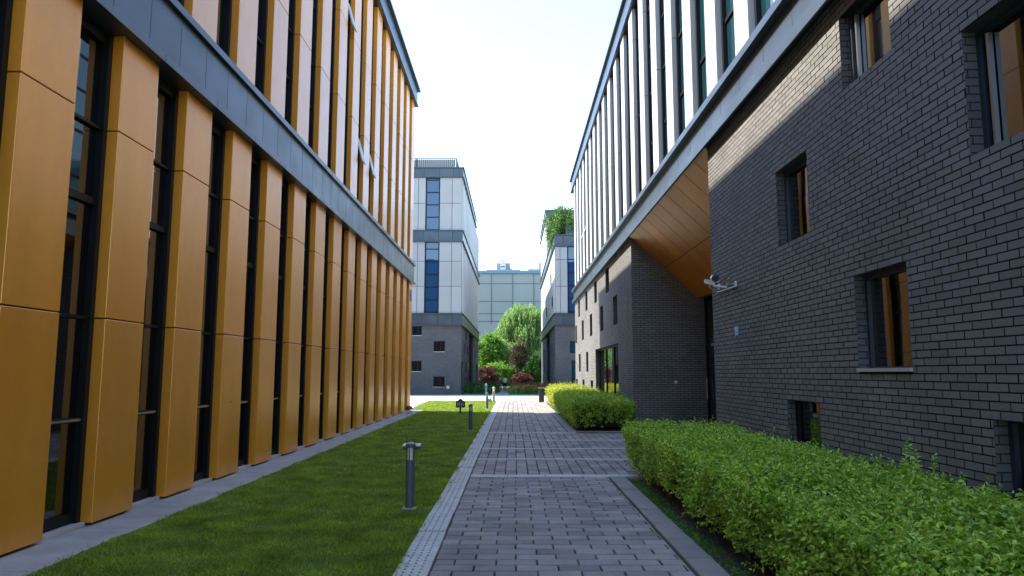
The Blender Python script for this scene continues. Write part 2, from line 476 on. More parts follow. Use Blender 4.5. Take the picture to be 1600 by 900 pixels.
# ================================================================== SETTING
def build_setting():
    sheet('ground', [(-400, -150), (400, -150), (400, 500), (-400, 500)], -0.035, M['ground'])
    # lawn with a rounded corner beyond the orange building
    lawn = [(-3.96, 2.0), (-0.99, 2.0), (-0.99, 40.6)]
    lawn += [(-1.06, 41.6), (-1.35, 42.3), (-1.9, 42.6), (-4.2, 42.6), (-4.9, 42.3), (-5.05, 41.0), (-5.0, 38.5), (-4.9, 35.6), (-4.7, 33.0), (-4.45, 31.6), (-3.96, 31.6)]
    sheet('lawn', lawn, -0.004, M['turf'])
    # strip of concrete slabs along the orange building
    b = MB(); y = -2.0
    while y < 31.6:
        y1 = min(y + 1.62, 31.6)
        b.chamfer_top(-4.80, -3.965, y + 0.003, y1 - 0.003, -0.03, 0.02 + random.uniform(-0.002, 0.002), 0.004)
        y = y1
    tag(b.build('pavement', M['apron']), kind='structure')
    sheet('plaza', [(-40, 31.9), (-4.4, 31.9), (-4.95, 35.6), (-5.1, 42.8), (30, 42.8), (30, 54.0), (-40, 54.0)], -0.02, M['plaza'])
    sheet('planted_ground', [(-60, 54.0), (60, 54.0), (60, 114), (-60, 114)], -0.024, M['far_grass'])
    sheet('garden_path', [(-1.5, 53.8), (-0.35, 53.8), (-0.48, 60), (-0.7, 66), (-0.75, 84), (-1.35, 84), (-1.35, 66), (-1.45, 60)], -0.008, M['kerb'])
    sheet('planting_bed', [(1.755, 0.0), (3.5, 0.0), (3.5, 12.3), (1.755, 12.3)], -0.006, M['soil'])
    sheet('planting_bed', [(1.755, 20.3), (3.5, 20.3), (3.5, 40.2), (1.755, 40.2)], -0.006, M['soil'])
    # path: pavers laid one by one on sand
    sheet('path_sand', [(-0.71, 0), (1.5, 0), (1.5, 43), (-0.71, 43)], -0.012, M['joint'])
    sheet('path_sand', [(1.502, 11.5), (5.6, 11.5), (5.6, 20.6), (1.502, 20.6)], -0.012, M['joint'])
    def pavers(b, x0, x1, y0, y1, L, W, across=True, g=0.0055):
        ua, ub, va, vb = (x0, x1, y0, y1) if across else (y0, y1, x0, x1)
        v = va; k = 0
        while v < vb - 0.03:
            v1 = min(v + W, vb)
            if vb - v1 < 0.03: v1 = vb
            u = ua - (L / 2 if k % 2 else 0) + random.uniform(-0.012, 0.012)
            while u < ub - 0.02:
                a, e = max(u, ua), min(u + L, ub)
                if e - a > 0.025:
                    gg = g * random.uniform(0.7, 1.9)
                    z = random.uniform(-0.003, 0.003)
                    t = (random.uniform(-0.008, 0.008), random.uniform(-0.012, 0.012))
                    if across: b.chamfer_top(a + gg, e - gg, v + gg, v1 - gg, -0.03, 0.006 + z, 0.006, t)
                    else: b.chamfer_top(v + gg, v1 - gg, a + gg, e - gg, -0.03, 0.006 + z, 0.006, t)
                u += L
            v = v1; k += 1
    b = MB()
    XL, XR = -0.70, 1.495
    pavers(b, XL, XR, 3.2, 11.57, 0.36, 0.186)
    rows = [(11.83, 13.86), (14.0, 15.8), (15.93, 17.73), (17.86, 19.84)]
    for a, e in rows: pavers(b, XL, 5.55, a, e, 0.36, 0.186, across=False, g=0.0065)
    pavers(b, XL, XR, 20.0, 43.0, 0.36, 0.22, across=False, g=0.006)
    tag(b.build('path', M['paver']), kind='structure')
    b = MB()
    for y0, y1 in ((11.57, 11.83), (13.86, 14.0), (15.8, 15.93), (17.73, 17.86), (19.84, 20.0)):
        x = XL
        while x < 5.5:
            x1 = min(x + 0.6, 5.5)
            b.chamfer_top(x + 0.003, x1 - 0.003, y0 + 0.003, y1 - 0.003, -0.03, 0.009 + random.uniform(-0.002, 0.002), 0.004); x = x1
            if y0 > 19 and x > XR - 0.01: break
    tag(b.build('paving_strip', M['pale_stone']), kind='structure')
    # kerbs
    b = MB()
    y = 2.0
    while y < 11.5:
        y1 = min(y + 0.75, 11.5)
        b.chamfer_top(1.505, 1.75, y + 0.004, y1 - 0.004, -0.05, 0.028 + random.uniform(-0.003, 0.003), 0.008, (0, random.uniform(-0.004, 0.004))); y = y1
    y = 20.02
    while y < 40:
        y1 = min(y + 0.75, 40)
        b.chamfer_top(1.505, 1.75, y + 0.004, y1 - 0.004, -0.05, 0.03, 0.008); y = y1
    b.chamfer_top(1.755, 3.45, 11.38, 11.5, -0.05, 0.03, 0.008)
    b.chamfer_top(1.755, 3.45, 20.06, 20.2, -0.05, 0.03, 0.008)
    tag(b.build('kerb', M['kerb']), kind='structure')
build_setting()

# drain: slotted concrete covers along the path
def drain():
    t = thing('drain_channel', 'long pale slotted concrete drain cover between lawn and brick path', 'drain', (-0.845, 18, 0))
    x0, x1 = -0.985, -0.708
    xs = [x0, x0 + 0.060, x0 + 0.082, x0 + 0.128, x0 + 0.150, x0 + 0.196, x0 + 0.218, x1]
    b = MB(); z = 0.022
    y = 2.6; unit = 0
    while y < 42.9:
        ye = y + 0.99
        dz = random.uniform(-0.003, 0.003); dx = random.uniform(-0.004, 0.004)
        n = 11; pitch = 0.99 / n
        for k in range(n):
            ya = y + k * pitch; yb = ya + 0.045; yc = ya + pitch
            for i in range(7):
                xa, xb = xs[i] + dx, xs[i + 1] + dx
                if i in (1, 3, 5):
                    b.face([(xa, yb, z + dz), (xb, yb, z + dz), (xb, yc, z + dz), (xa, yc, z + dz)])
                    for pts in ([(xa, ya, z + dz), (xb, ya, z + dz), (xb, ya, z - 0.03), (xa, ya, z - 0.03)], [(xb, yb, z + dz), (xa, yb, z + dz), (xa, yb, z - 0.03), (xb, yb, z - 0.03)],
                                [(xa, yb, z + dz), (xa, ya, z + dz), (xa, ya, z - 0.03), (xa, yb, z - 0.03)], [(xb, ya, z + dz), (xb, yb, z + dz), (xb, yb, z - 0.03), (xb, ya, z - 0.03)]):
                        b.face(pts)
                else:
                    b.face([(xa, ya, z + dz), (xb, ya, z + dz), (xb, yc, z + dz), (xa, yc, z + dz)])
        b.face([(x0 + dx, y, z + dz), (x0 + dx, ye, z + dz), (x0 + dx, ye, -0.03), (x0 + dx, y, -0.03)])
        b.face([(x1 + dx, ye, z + dz), (x1 + dx, y, z + dz), (x1 + dx, y, -0.03), (x1 + dx, ye, -0.03)])
        y = ye + 0.01
    b.build('cover', M['pale_stone'], t)
    s = MB(); s.face([(x0, 2.5, -0.010), (x1, 2.5, -0.010), (x1, 43, -0.010), (x0, 43, -0.010)])
    s.build('channel', M['void'], t)
drain()

# grass blades
def grass():
    pts = []; ht = []; wd = []
    def zone(x0, x1, y0, y1, dens, hh, ww):
        n = int((x1 - x0) * (y1 - y0) * dens)
        p = np.column_stack([rng.uniform(x0, x1, n), rng.uniform(y0, y1, n)])
        pts.append(p); ht.append(rng.uniform(0.4, 1.35, n) * hh); wd.append(np.full(n, ww))
    zone(-3.97, -0.97, 5.6, 8.5, 7500, 0.042, 0.0040)
    zone(-3.97, -0.98, 8.5, 12, 5000, 0.042, 0.0055)
    zone(-3.97, -0.98, 12, 18, 2600, 0.042, 0.008)
    zone(-3.97, -0.98, 18, 31.6, 1200, 0.042, 0.013)
    zone(-5.0, -1.05, 31.6, 42.5, 550, 0.042, 0.022)
    # longer tufts at the slab edge and over the drain edge
    n = 1500; yy = rng.uniform(5.6, 30, n); keep = (np.sin(yy * 3.1) + np.sin(yy * 7.7 + 1) + rng.normal(size=n) * 0.6) > 0.6
    yy = yy[keep]; pts.append(np.column_stack([-3.965 + rng.normal(size=len(yy)) * 0.02, yy])); ht.append(rng.uniform(0.035, 0.085, len(yy))); wd.append(np.full(len(yy), 0.0045))
    n = 9000; yy = rng.uniform(5.6, 41, n); pts.append(np.column_stack([-0.985 + np.abs(rng.normal(size=n)) * 0.022 * (0.6 + np.sin(yy * 4.3) ** 2 + np.sin(yy * 1.3) ** 2), yy])); ht.append(rng.uniform(0.025, 0.05, n)); wd.append(np.full(n, 0.006))
    p = np.concatenate(pts); hh = np.concatenate(ht); ww = np.concatenate(wd)
    inside = (p[:, 1] < 31.6) | (p[:, 0] > -4.35 - (p[:, 1] - 31.6) * 0.075)
    p, hh, ww = p[inside], hh[inside], ww[inside]
    n = len(p)
    # gentle tufts in height
    hh = hh * (0.85 + 0.25 * np.sin(p[:, 0] * 5.1 + np.sin(p[:, 1] * 2.3)) * np.sin(p[:, 1] * 4.2))
    az = rng.uniform(0, 2 * np.pi, n); lean = rng.uniform(0.15, 0.9, n)
    dirx, diry = np.cos(az), np.sin(az); sx, sy = -diry, dirx
    V = np.empty((n, 4, 3))
    base = np.column_stack([p[:, 0], p[:, 1], np.full(n, -0.006)])
    w = ww * 0.5
    V[:, 0] = base + np.column_stack([sx * w, sy * w, np.zeros(n)])
    V[:, 1] = base - np.column_stack([sx * w, sy * w, np.zeros(n)])
    mid = base + np.column_stack([dirx * hh * lean * 0.3, diry * hh * lean * 0.3, hh * 0.6])
    V[:, 2] = mid - np.column_stack([sx * w, sy * w, np.zeros(n)]) * 0.8
    V[:, 3] = base + np.column_stack([dirx * hh * lean, diry * hh * lean, hh])
    idx = np.arange(n)[:, None] * 4
    F = np.concatenate([idx + np.array([0, 1, 2]), idx + np.array([0, 2, 3])], axis=1).reshape(-1)
    tag(raw_mesh('grass', V.reshape(-1, 3), F, 3, M['grass']), 'short mown green grass of the lawn strip', 'grass', kind='stuff')
grass()

# ================================================================== ORANGE BUILDING
def orange_building():
    t = thing('office_building', 'long orange panelled office block with dark strip windows and blue grey zinc bands', 'building', (-12, 12, 0))
    X = -4.53
    Y0, Y1 = -9.0, 31.34
    P = 1.619
    ks = list(range(-3, 15))
    b = MB(); b.box(-22, -4.83, Y0, Y1 - 0.02, -0.03, 14.3)
    b.build('wall', M['void'], t)
    near0 = 7.854
    # lower and upper fins
    def fin(segs, name):
        m = MB()
        for z0, z1 in segs: m.box(-4.81, X, near0, near0 + 0.817, z0, z1)
        return m.build(name, M['orange'], t, bevel=0.006)
    lo = fin([(0.05, 2.243), (2.257, 4.393), (4.407, 5.62)], 'facade_panel')
    up = fin([(6.40, 8.783), (8.797, 11.083), (11.097, 13.86)], 'facade_panel')
    def strip(z0, z1, bars):
        ya, yb = near0 + 0.817 + 0.002, near0 + P - 0.002
        f = MB()
        f.box(-4.80, -4.655, yb - 0.075, yb, z0, z1)
        f.box(-4.80, -4.69, ya, ya + 0.05, z0, z1)
        for z, hgt in bars: f.box(-4.78, -4.688, ya + 0.05, yb - 0.075, z - hgt / 2, z + hgt / 2)
        fr = f.build('window', M['black_frame'], t)
        g = MB(); g.box(-4.765, -4.735, ya + 0.04, yb - 0.07, z0, z1)
        g.build('pane', M['glass'], fr)
        if z0 < 1:
            s = MB(); s.box(-4.79, -4.60, ya, yb, 0.022, 0.06); s.build('sill', M['pale_stone'], fr)
            r = MB(); r.box(-4.686, -4.676, ya + 0.05, yb - 0.08, 1.135, 1.16); r.build('rail', M['chrome'], fr)
        return fr
    wl = strip(0.061, 5.60, [(0.12, 0.10), (1.147, 0.05), (2.25, 0.035), (3.55, 0.08), (4.40, 0.035), (5.5, 0.2)])
    wu = strip(6.40, 13.86, [(6.46, 0.1), (7.75, 0.04), (8.79, 0.04), (10.2, 0.05), (11.09, 0.04), (13.5, 0.7)])
    for k in ks:
        if k != 0:
            copy_tree(lo, dy=k * P); copy_tree(up, dy=k * P)
            if k < 14: copy_tree(wl, dy=k * P); copy_tree(wu, dy=k * P)
    # three windows pushed open in the upper storeys
    for (yc, z0, z1) in ((19.15, 11.2, 11.95), (20.7, 7.83, 8.6), (22.3, 7.86, 8.62)):
        kk = round((yc - near0 - 1.22) / P)
        ya, yb = near0 + kk * P + 1.02, near0 + kk * P + 1.50
        s = MB()
        s.face([(-4.66, ya, z1), (-4.66, yb, z1), (-4.46, yb, z0), (-4.46, ya, z0)])
        s.face([(-4.63, ya, z1), (-4.43, ya, z0), (-4.43, yb, z0), (-4.63, yb, z1)])
        for q in ([(-4.66, ya, z1), (-4.46, ya, z0), (-4.43, ya, z0), (-4.63, ya, z1)], [(-4.66, yb, z1), (-4.63, yb, z1), (-4.43, yb, z0), (-4.46, yb, z0)],
                  [(-4.46, ya, z0), (-4.46, yb, z0), (-4.43, yb, z0), (-4.43, ya, z0)]): s.face(q)
        tag(s.build('open_sash', M['white_panel'], t))
    # zinc bands: folded sheets with lips above and below
    def band(zl0, zl1, zf1, zt1, name, xl, xf, xt, seam):
        m = MB(); y = Y0
        while y < Y1 + 0.05:
            e = min(y + seam, Y1 + 0.06)
            m.box(-4.82, xf, y + 0.004, e - 0.004, zl1, zf1); y = e
        y = Y0 + 0.3
        while y < Y1 + 0.16:
            e = min(y + seam * 2, Y1 + 0.16)
            m.box(-4.82, xl, y + 0.003, e - 0.003, zl0, zl1 - 0.002); y = e
        o = m.build(name, M['zinc'], t, bevel=0.004)
        m = MB(); m.box(-4.825, xf - 0.02, Y0, Y1 + 0.04, zl1 - 0.01, zf1 + 0.01)
        m.build('band_backing', M['zinc_dark'], t)
        m = MB(); m.box(-4.82, xt, Y0, Y1 + 0.18, zf1 + 0.002, zt1)
        m.build('lip', M['zinc'] if name == 'fascia' else M['zinc_dark'], t, bevel=0.004)
    band(5.54, 5.65, 6.37, 6.48, 'fascia', -4.39, -4.45, -4.39, 0.784)
    band(13.79, 13.88, 14.50, 14.60, 'cornice', -4.39, -4.42, -4.30, 0.784)
    m = MB(); m.box(-22, -4.45, Y0, Y1 + 0.1, 14.5, 14.57); m.build('roof', M['zinc_dark'], t)
    m = MB(); m.box(-4.524, -4.515, 30.75, 31.2, 4.77, 5.25)
    for i in range(3):
        for j in range(2): m.box(-4.514, -4.508, 30.8 + j * 0.2, 30.95 + j * 0.2, 4.82 + i * 0.14, 4.92 + i * 0.14, 1)
    tag(m.build('wall_sign', [M['zinc'], M['blue_trim']], t), 'small blue grey sign high on the end panel')
orange_building()

# ================================================================== BRICK BUILDING (right)
BX = 3.50
def brick_building():
    t = thing('office_building', 'charcoal brick office block with white finned upper storeys and a copper soffit entrance', 'building', (10, 14, 0))
    Y0, YP0, YP1, Y1 = -9.0, 12.47, 20.95, 40.6
    b = MB()
    b.box(BX + 0.25, 18, Y0, YP0 - 0.002, -0.03, 5.70); b.box(5.75, 18, YP0 + 0.002, YP1 - 0.002, -0.03, 5.69)
    b.box(BX + 0.25, 18, YP1 + 0.25, Y1, -0.03, 5.70)
    b.box(BX + 0.22, 18, Y0, Y1, 5.75, 12.3)
    b.build('core', M['void'], t)
    near_holes = [(8.27, 9.25, 3.31, 4.29), (6.28, 7.26, 1.66, 2.64), (4.30, 5.29, 3.30, 4.29), (8.25, 9.22, 0.36, 1.34), (4.30, 5.28, 0.36, 1.34), (6.29, 7.27, 4.63, 5.45)]
    wall('wall', t, 'x', -1, BX, Y0 + 8, YP0, -0.02, 5.70, near_holes, 0.15)
    b = MB(); b.box(BX, BX + 0.25, Y0, Y0 + 7.99, -0.02, 5.7); b.build('wall', M['brick_texture'], t)
    b = MB(); b.face([(BX + 0.01, YP0 + 0.001, -0.02), (5.75, YP0 + 0.001, -0.02), (5.75, YP0 + 0.001, 5.7), (BX + 0.01, YP0 + 0.001, 5.7)]); b.build('wall', M['brick_texture'], t)
    slits = [(25.94, 26.92, 4.63, 5.57), (29.8, 30.78, 4.63, 5.57), (33.66, 34.64, 4.63, 5.57), (37.55, 38.52, 4.63, 5.57),
             (23.99, 24.97, 3.31, 4.29), (27.8, 28.74, 3.31, 4.29), (31.72, 32.70, 3.31, 4.29), (35.6, 36.6, 3.31, 4.29), (39.5, 40.45, 3.31, 4.29),
             (33.6, 34.6, 1.67, 2.64), (37.45, 38.45, 1.67, 2.64), (31.7, 32.68, 0.36, 1.34), (35.55, 36.55, 0.36, 1.34), (39.35, 40.35, 0.36, 1.34)]
    big = (23.92, 30.6, 0.10, 2.64)
    wall('wall', t, 'x', -1, BX, YP1, Y1, -0.02, 5.70, slits + [big], 0.19)
    wall('wall', t, 'y', -1, YP1, BX + 0.001, 5.72, -0.02, 5.72, (), 0.19)
    for i, hl in enumerate(near_holes):
        ua, ub, za, zb = hl
        mid = ua + (ub - ua) * 0.62
        wall_window(t, 'x', -1, BX, ua, ub, za, zb, 0.15, M['steel_blue_frame'] if i != 3 else M['black_frame'], M['glass'],
                    mull=() if i in (1, 3) else (), trans=(), sill=M['pale_stone'] if i == 1 else None)
    # bright strip painting the lit frame edge of the two high windows, and the leaning sash of the low one
    for (y, z0, z1) in ((5.14, 3.34, 4.22), (7.10, 4.68, 5.40)):
        b = MB(); b.box(BX + 0.10, BX + 0.135, y, y + 0.03, z0, z1); b.build('lit_frame_edge', M['chrome'], t)
    b = MB()
    for dz in (0,):
        b.face([(BX + 0.02, 4.98, 0.40), (BX + 0.02, 5.10, 0.40), (BX + 0.165, 5.10, 1.28), (BX + 0.165, 4.98, 1.28)])
        b.face([(BX + 0.0, 4.98, 0.40), (BX + 0.145, 4.98, 1.28), (BX + 0.145, 5.10, 1.28), (BX + 0.0, 5.10, 0.40)])
        b.face([(BX + 0.02, 4.98, 0.40), (BX + 0.165, 4.98, 1.28), (BX + 0.145, 4.98, 1.28), (BX + 0.0, 4.98, 0.40)])
        b.face([(BX + 0.02, 5.10, 0.40), (BX + 0.0, 5.10, 0.40), (BX + 0.145, 5.10, 1.28), (BX + 0.165, 5.10, 1.28)])
    b.build('open_sash', M['steel_blue_frame'], t)
    for hl in slits:
        wall_window(t, 'x', -1, BX, *hl, 0.19, M['black_frame'], M['glass'], fw=0.04)
    wall_window(t, 'x', -1, BX, *big, 0.19, M['black_frame'], M['glass'], mull=(26.1, 28.3), fw=0.06)
    # entrance: sloping soffit of copper coloured planks and dark glass doors
    s = MB()
    ys = np.linspace(YP0 + 0.01, YP1 - 0.01, 11)
    pa, pm, pb = (BX - 0.05, 5.71), (4.42, 4.80), (5.42, 3.85)
    mx = (pa[0] + (pb[0] - pa[0]) * 0.52, pa[1] + (pb[1] - pa[1]) * 0.52)
    for i in range(10):
        for p, q in ((pa, mx), (mx, pb)):
            d = Vector((q[0] - p[0], q[1] - p[1])).normalized() * 0.008
            a0, a1 = ys[i] + 0.013, ys[i + 1] - 0.013
            n = (0.02, 0.02)
            P0 = (p[0] + d.x, p[1] + d.y); P1 = (q[0] - d.x, q[1] - d.y)
            s.face([(P0[0], a0, P0[1]), (P0[0], a1, P0[1]), (P1[0], a1, P1[1]), (P1[0], a0, P1[1])][::-1])
            for (ya) in (a0, a1):
                s.face([(P0[0], ya, P0[1]), (P1[0], ya, P1[1]), (P1[0] + n[0], ya, P1[1] + n[1]), (P0[0] + n[0], ya, P0[1] + n[1])])
    s.box(5.425, 5.60, YP0 + 0.01, YP1 - 0.01, 3.84, 3.87)
    s.build('soffit', M['soffit'], t)
    s = MB(); s.face([(pa[0] + 0.025, YP0 + 0.005, pa[1] + 0.025), (pb[0] + 0.025, YP0 + 0.005, pb[1] + 0.025), (pb[0] + 0.025, YP1 - 0.005, pb[1] + 0.025), (pa[0] + 0.025, YP1 - 0.005, pa[1] + 0.025)])
    s.build('soffit_backing', M['void'], t)
    for (a, e) in ((12.6, 14.6), (14.62, 16.7), (16.72, 18.8), (18.82, 20.9)):
        d = MB()
        for y in (a, e - 0.06): d.box(5.62, 5.72, y, y + 0.06, 0, 3.84)
        for z in (0, 2.4, 3.74): d.box(5.625, 5.72, a + 0.06, e - 0.06, z, z + 0.08)
        dd = d.build('door', M['black_frame'], t)
        g = MB(); g.box(5.66, 5.69, a + 0.05, e - 0.05, 0.06, 3.8); g.build('pane', M['glass'], dd)
        hb = MB(); hb.tube((5.58, e - 0.16, 0.9), (5.58, e - 0.16, 1.5), 0.015); hb.build('handle', M['chrome'], dd)
    # white finned upper storeys
    XF = 3.40
    P = 1.604; near0 = 4.98; W = 0.62
    def fin():
        m = MB()
        for z0, z1 in [(6.30, 8.823), (8.837, 11.133), (11.147, 12.1)]: m.box(XF, 3.70, near0, near0 + W, z0, z1)
        return m.build('facade_fin', M['white_panel'], t, bevel=0.006)
    def strip():
        ya, yb = near0 + W + 0.002, near0 + P - 0.002
        f = MB()
        f.box(3.50, 3.70, yb - 0.07, yb, 6.30, 12.1); f.box(3.515, 3.70, ya, ya + 0.06, 6.30, 12.1)
        for z, hgt in ((6.4, 0.1), (7.5, 0.06), (8.83, 0.07), (10.1, 0.06), (11.14, 0.06), (11.95, 0.25)): f.box(3.54, 3.70, ya + 0.06, yb - 0.07, z - hgt / 2, z + hgt / 2)
        fr = f.build('window', M['black_frame'], t)
        g = MB(); g.box(3.57, 3.61, ya + 0.05, yb - 0.04, 6.3, 12.1); g.build('pane', M['glass_teal'], fr)
        return fr
    f0, w0 = fin(), strip()
    for k in range(-3, 23):
        if k == 0: continue
        if near0 + k * P + W < Y1 + 0.1:
            copy_tree(f0, dy=k * P)
            if near0 + (k + 1) * P < Y1: copy_tree(w0, dy=k * P)
    s = MB(); ya = near0 + 17 * P + W + 0.05
    s.face([(3.53, ya, 8.75), (3.53, ya + 0.7, 8.75), (3.22, ya + 0.7, 8.0), (3.22, ya, 8.0)]); s.face([(3.50, ya, 8.75), (3.19, ya, 8.0), (3.19, ya + 0.7, 8.0), (3.50, ya + 0.7, 8.75)])
    s.face([(3.53, ya, 8.75), (3.22, ya, 8.0), (3.19, ya, 8.0), (3.50, ya, 8.75)])
    s.build('open_sash', M['white_panel'], t)
    def band(zl0, zl1, zf1, zt1, name, xl, xf, xt, seam):
        m = MB(); y = Y0
        while y < Y1 + 0.05:
            e = min(y + seam, Y1 + 0.06); m.box(xf, 3.72, y + 0.004, e - 0.004, zl1, zf1); y = e
        y = Y0 + 0.4
        while y < Y1 + 0.2:
            e = min(y + seam * 1.5, Y1 + 0.2); m.box(xl, 3.72, y + 0.003, e - 0.003, zl0, zl1 - 0.002); y = e
        m.build(name, M['zinc'], t, bevel=0.004)
        m = MB(); m.box(xf + 0.02, 3.725, Y0, Y1 + 0.04, zl1 - 0.01, zf1 + 0.01); m.build('band_backing', M['zinc_dark'], t)
        m = MB(); m.box(xt, 3.72, Y0, Y1 + 0.22, zf1 + 0.002, zt1); m.build('lip', M['zinc'] if name == 'fascia' else M['zinc_dark'], t, bevel=0.004)
    band(5.705, 5.78, 6.24, 6.37, 'fascia', 3.40, 3.44, 3.33, 1.02)
    # drip edge that hangs below the band
    m = MB(); m.box(3.35, 3.375, Y0, Y1 + 0.2, 5.62, 5.79); m.box(3.375, 3.405, Y0, Y1 + 0.2, 5.70, 5.705); m.build('drip_edge', M['zinc'], t)
    band(12.10, 12.19, 12.78, 12.88, 'cornice', 3.32, 3.36, 3.27, 1.02)
    m = MB(); m.box(3.4, 18, Y0, Y1 + 0.1, 12.79, 12.86); m.build('roof', M['zinc_dark'], t)
brick_building()

# small fixtures on the brick wall
def fixtures():
    def camera(name, label, y, z, out, yaw, body_m, size=1.0):
        t = thing(name, label, 'camera', (BX, y, z))
        m = MB(); m.lathe([(0.05, 0), (0.05, 0.02)], seg=16); base = m
        for i, v in enumerate(base.v): base.v[i] = (-v[2], v[1], v[0])
        base.build('wall_plate', M['white_paint'], t, local=True)
        m = MB(); m.tube((0, 0, 0), (-out, 0, 0.0), 0.02, seg=10); m.tube((-out, 0, 0), (-out, 0, 0.06), 0.02, seg=10)
        m.build('bracket', M['chrome'], t, local=True)
        c, s = math.cos(yaw), math.sin(yaw)
        def X(p):  # camera axis along local -y turned by yaw and tipped down
            x, yy, zz = p; zz2 = zz + yy * 0.25
            return (-out + x * c - yy * s, x * s + yy * c, 0.10 * size + zz2)
        def block(x0, x1, y0, y1, z0, z1):
            b = MB(); b.box(x0, x1, y0, y1, z0, z1); b.v = [X(p) for p in b.v]; return b
        k = size
        block(-0.045 * k, 0.045 * k, -0.17 * k, 0.14 * k, -0.045 * k, 0.04 * k).build('housing', body_m, t, local=True, bevel=0.012)
        block(-0.055 * k, 0.055 * k, -0.22 * k, 0.12 * k, 0.044 * k, 0.052 * k).build('sunshield', body_m, t, local=True)
        l = MB(); l.tube((0, -0.168 * k, 0), (0, -0.178 * k, 0), 0.035 * k, seg=14); l.v = [X(p) for p in l.v]
        l.build('lens', M['black_paint'], t, local=True)
        return t
    camera('security_camera', 'white bullet security camera on the brick corner nearest the entrance', 12.02, 3.10, 0.16, R(25), M['white_paint'], 0.78)
    camera('security_camera', 'grey topped security camera on a white bracket beside the black floodlight', 11.12, 3.04, 0.14, R(-160), M['chrome'], 0.62)
    t = thing('floodlight', 'round black infrared floodlight between the two security cameras', 'floodlight', (BX, 11.62, 3.07))
    m = MB(); m.tube((0, 0, -0.02), (-0.2, 0, 0.0), 0.018, seg=10); m.tube((-0.2, 0, 0), (-0.2, 0, 0.1), 0.018, seg=10); m.build('bracket', M['white_paint'], t, local=True)
    m = MB(); m.tube((-0.2, -0.07, 0.12), (-0.2, 0.05, 0.14), 0.062, 0.05, seg=20); m.build('housing', M['white_paint'], t, local=True)
    m = MB(); m.tube((-0.2, -0.085, 0.118), (-0.2, -0.07, 0.12), 0.060, seg=20); m.build('lens', M['black_paint'], t, local=True)
    m = MB(); m.tube((0, 11.05, 3.0), (0, 12.1, 3.02), 0.010, seg=8); m.v = [(BX - 0.03, p[1], p[2]) for p in m.v] if False else [(BX - 0.02 + p[0], p[1], p[2]) for p in m.v]
    tag(m.build('cable_conduit', M['white_paint']), 'thin white conduit running between the security cameras on brick', 'conduit')
    t = thing('address_plate', 'small light blue plate with white marks on the dark brick wall', 'sign', (BX, 11.15, 2.30))
    m = MB(); m.box(-0.012, -0.003, -0.10, 0.10, -0.075, 0.075); m.build('plate', M['blue_sign'], t, local=True, bevel=0.003)
    m = MB()
    for (y0, y1, z0, z1) in ((-0.07, 0.02, 0.035, 0.055), (-0.07, 0.07, 0.0, 0.018), (-0.07, 0.05, -0.05, -0.032), (0.04, 0.07, 0.03, 0.06)): m.box(-0.016, -0.013, y0, y1, z0, z1)
    m.build('lettering', M['white_paint'], t, local=True)
    t = thing('wall_light', 'tiny round white light on the dark brick return of the entrance', 'light', (4.73, 20.95, 1.38))
    m = MB(); m.tube((0, -0.03, 0), (0, -0.002, 0), 0.035, 0.045, seg=14); m.build('lens', M['lamp_glass'], t, local=True)
    m = MB(); m.tube((0, -0.012, 0), (0, -0.001, 0), 0.055, seg=16); m.build('ring', M['chrome'], t, local=True)
fixtures()

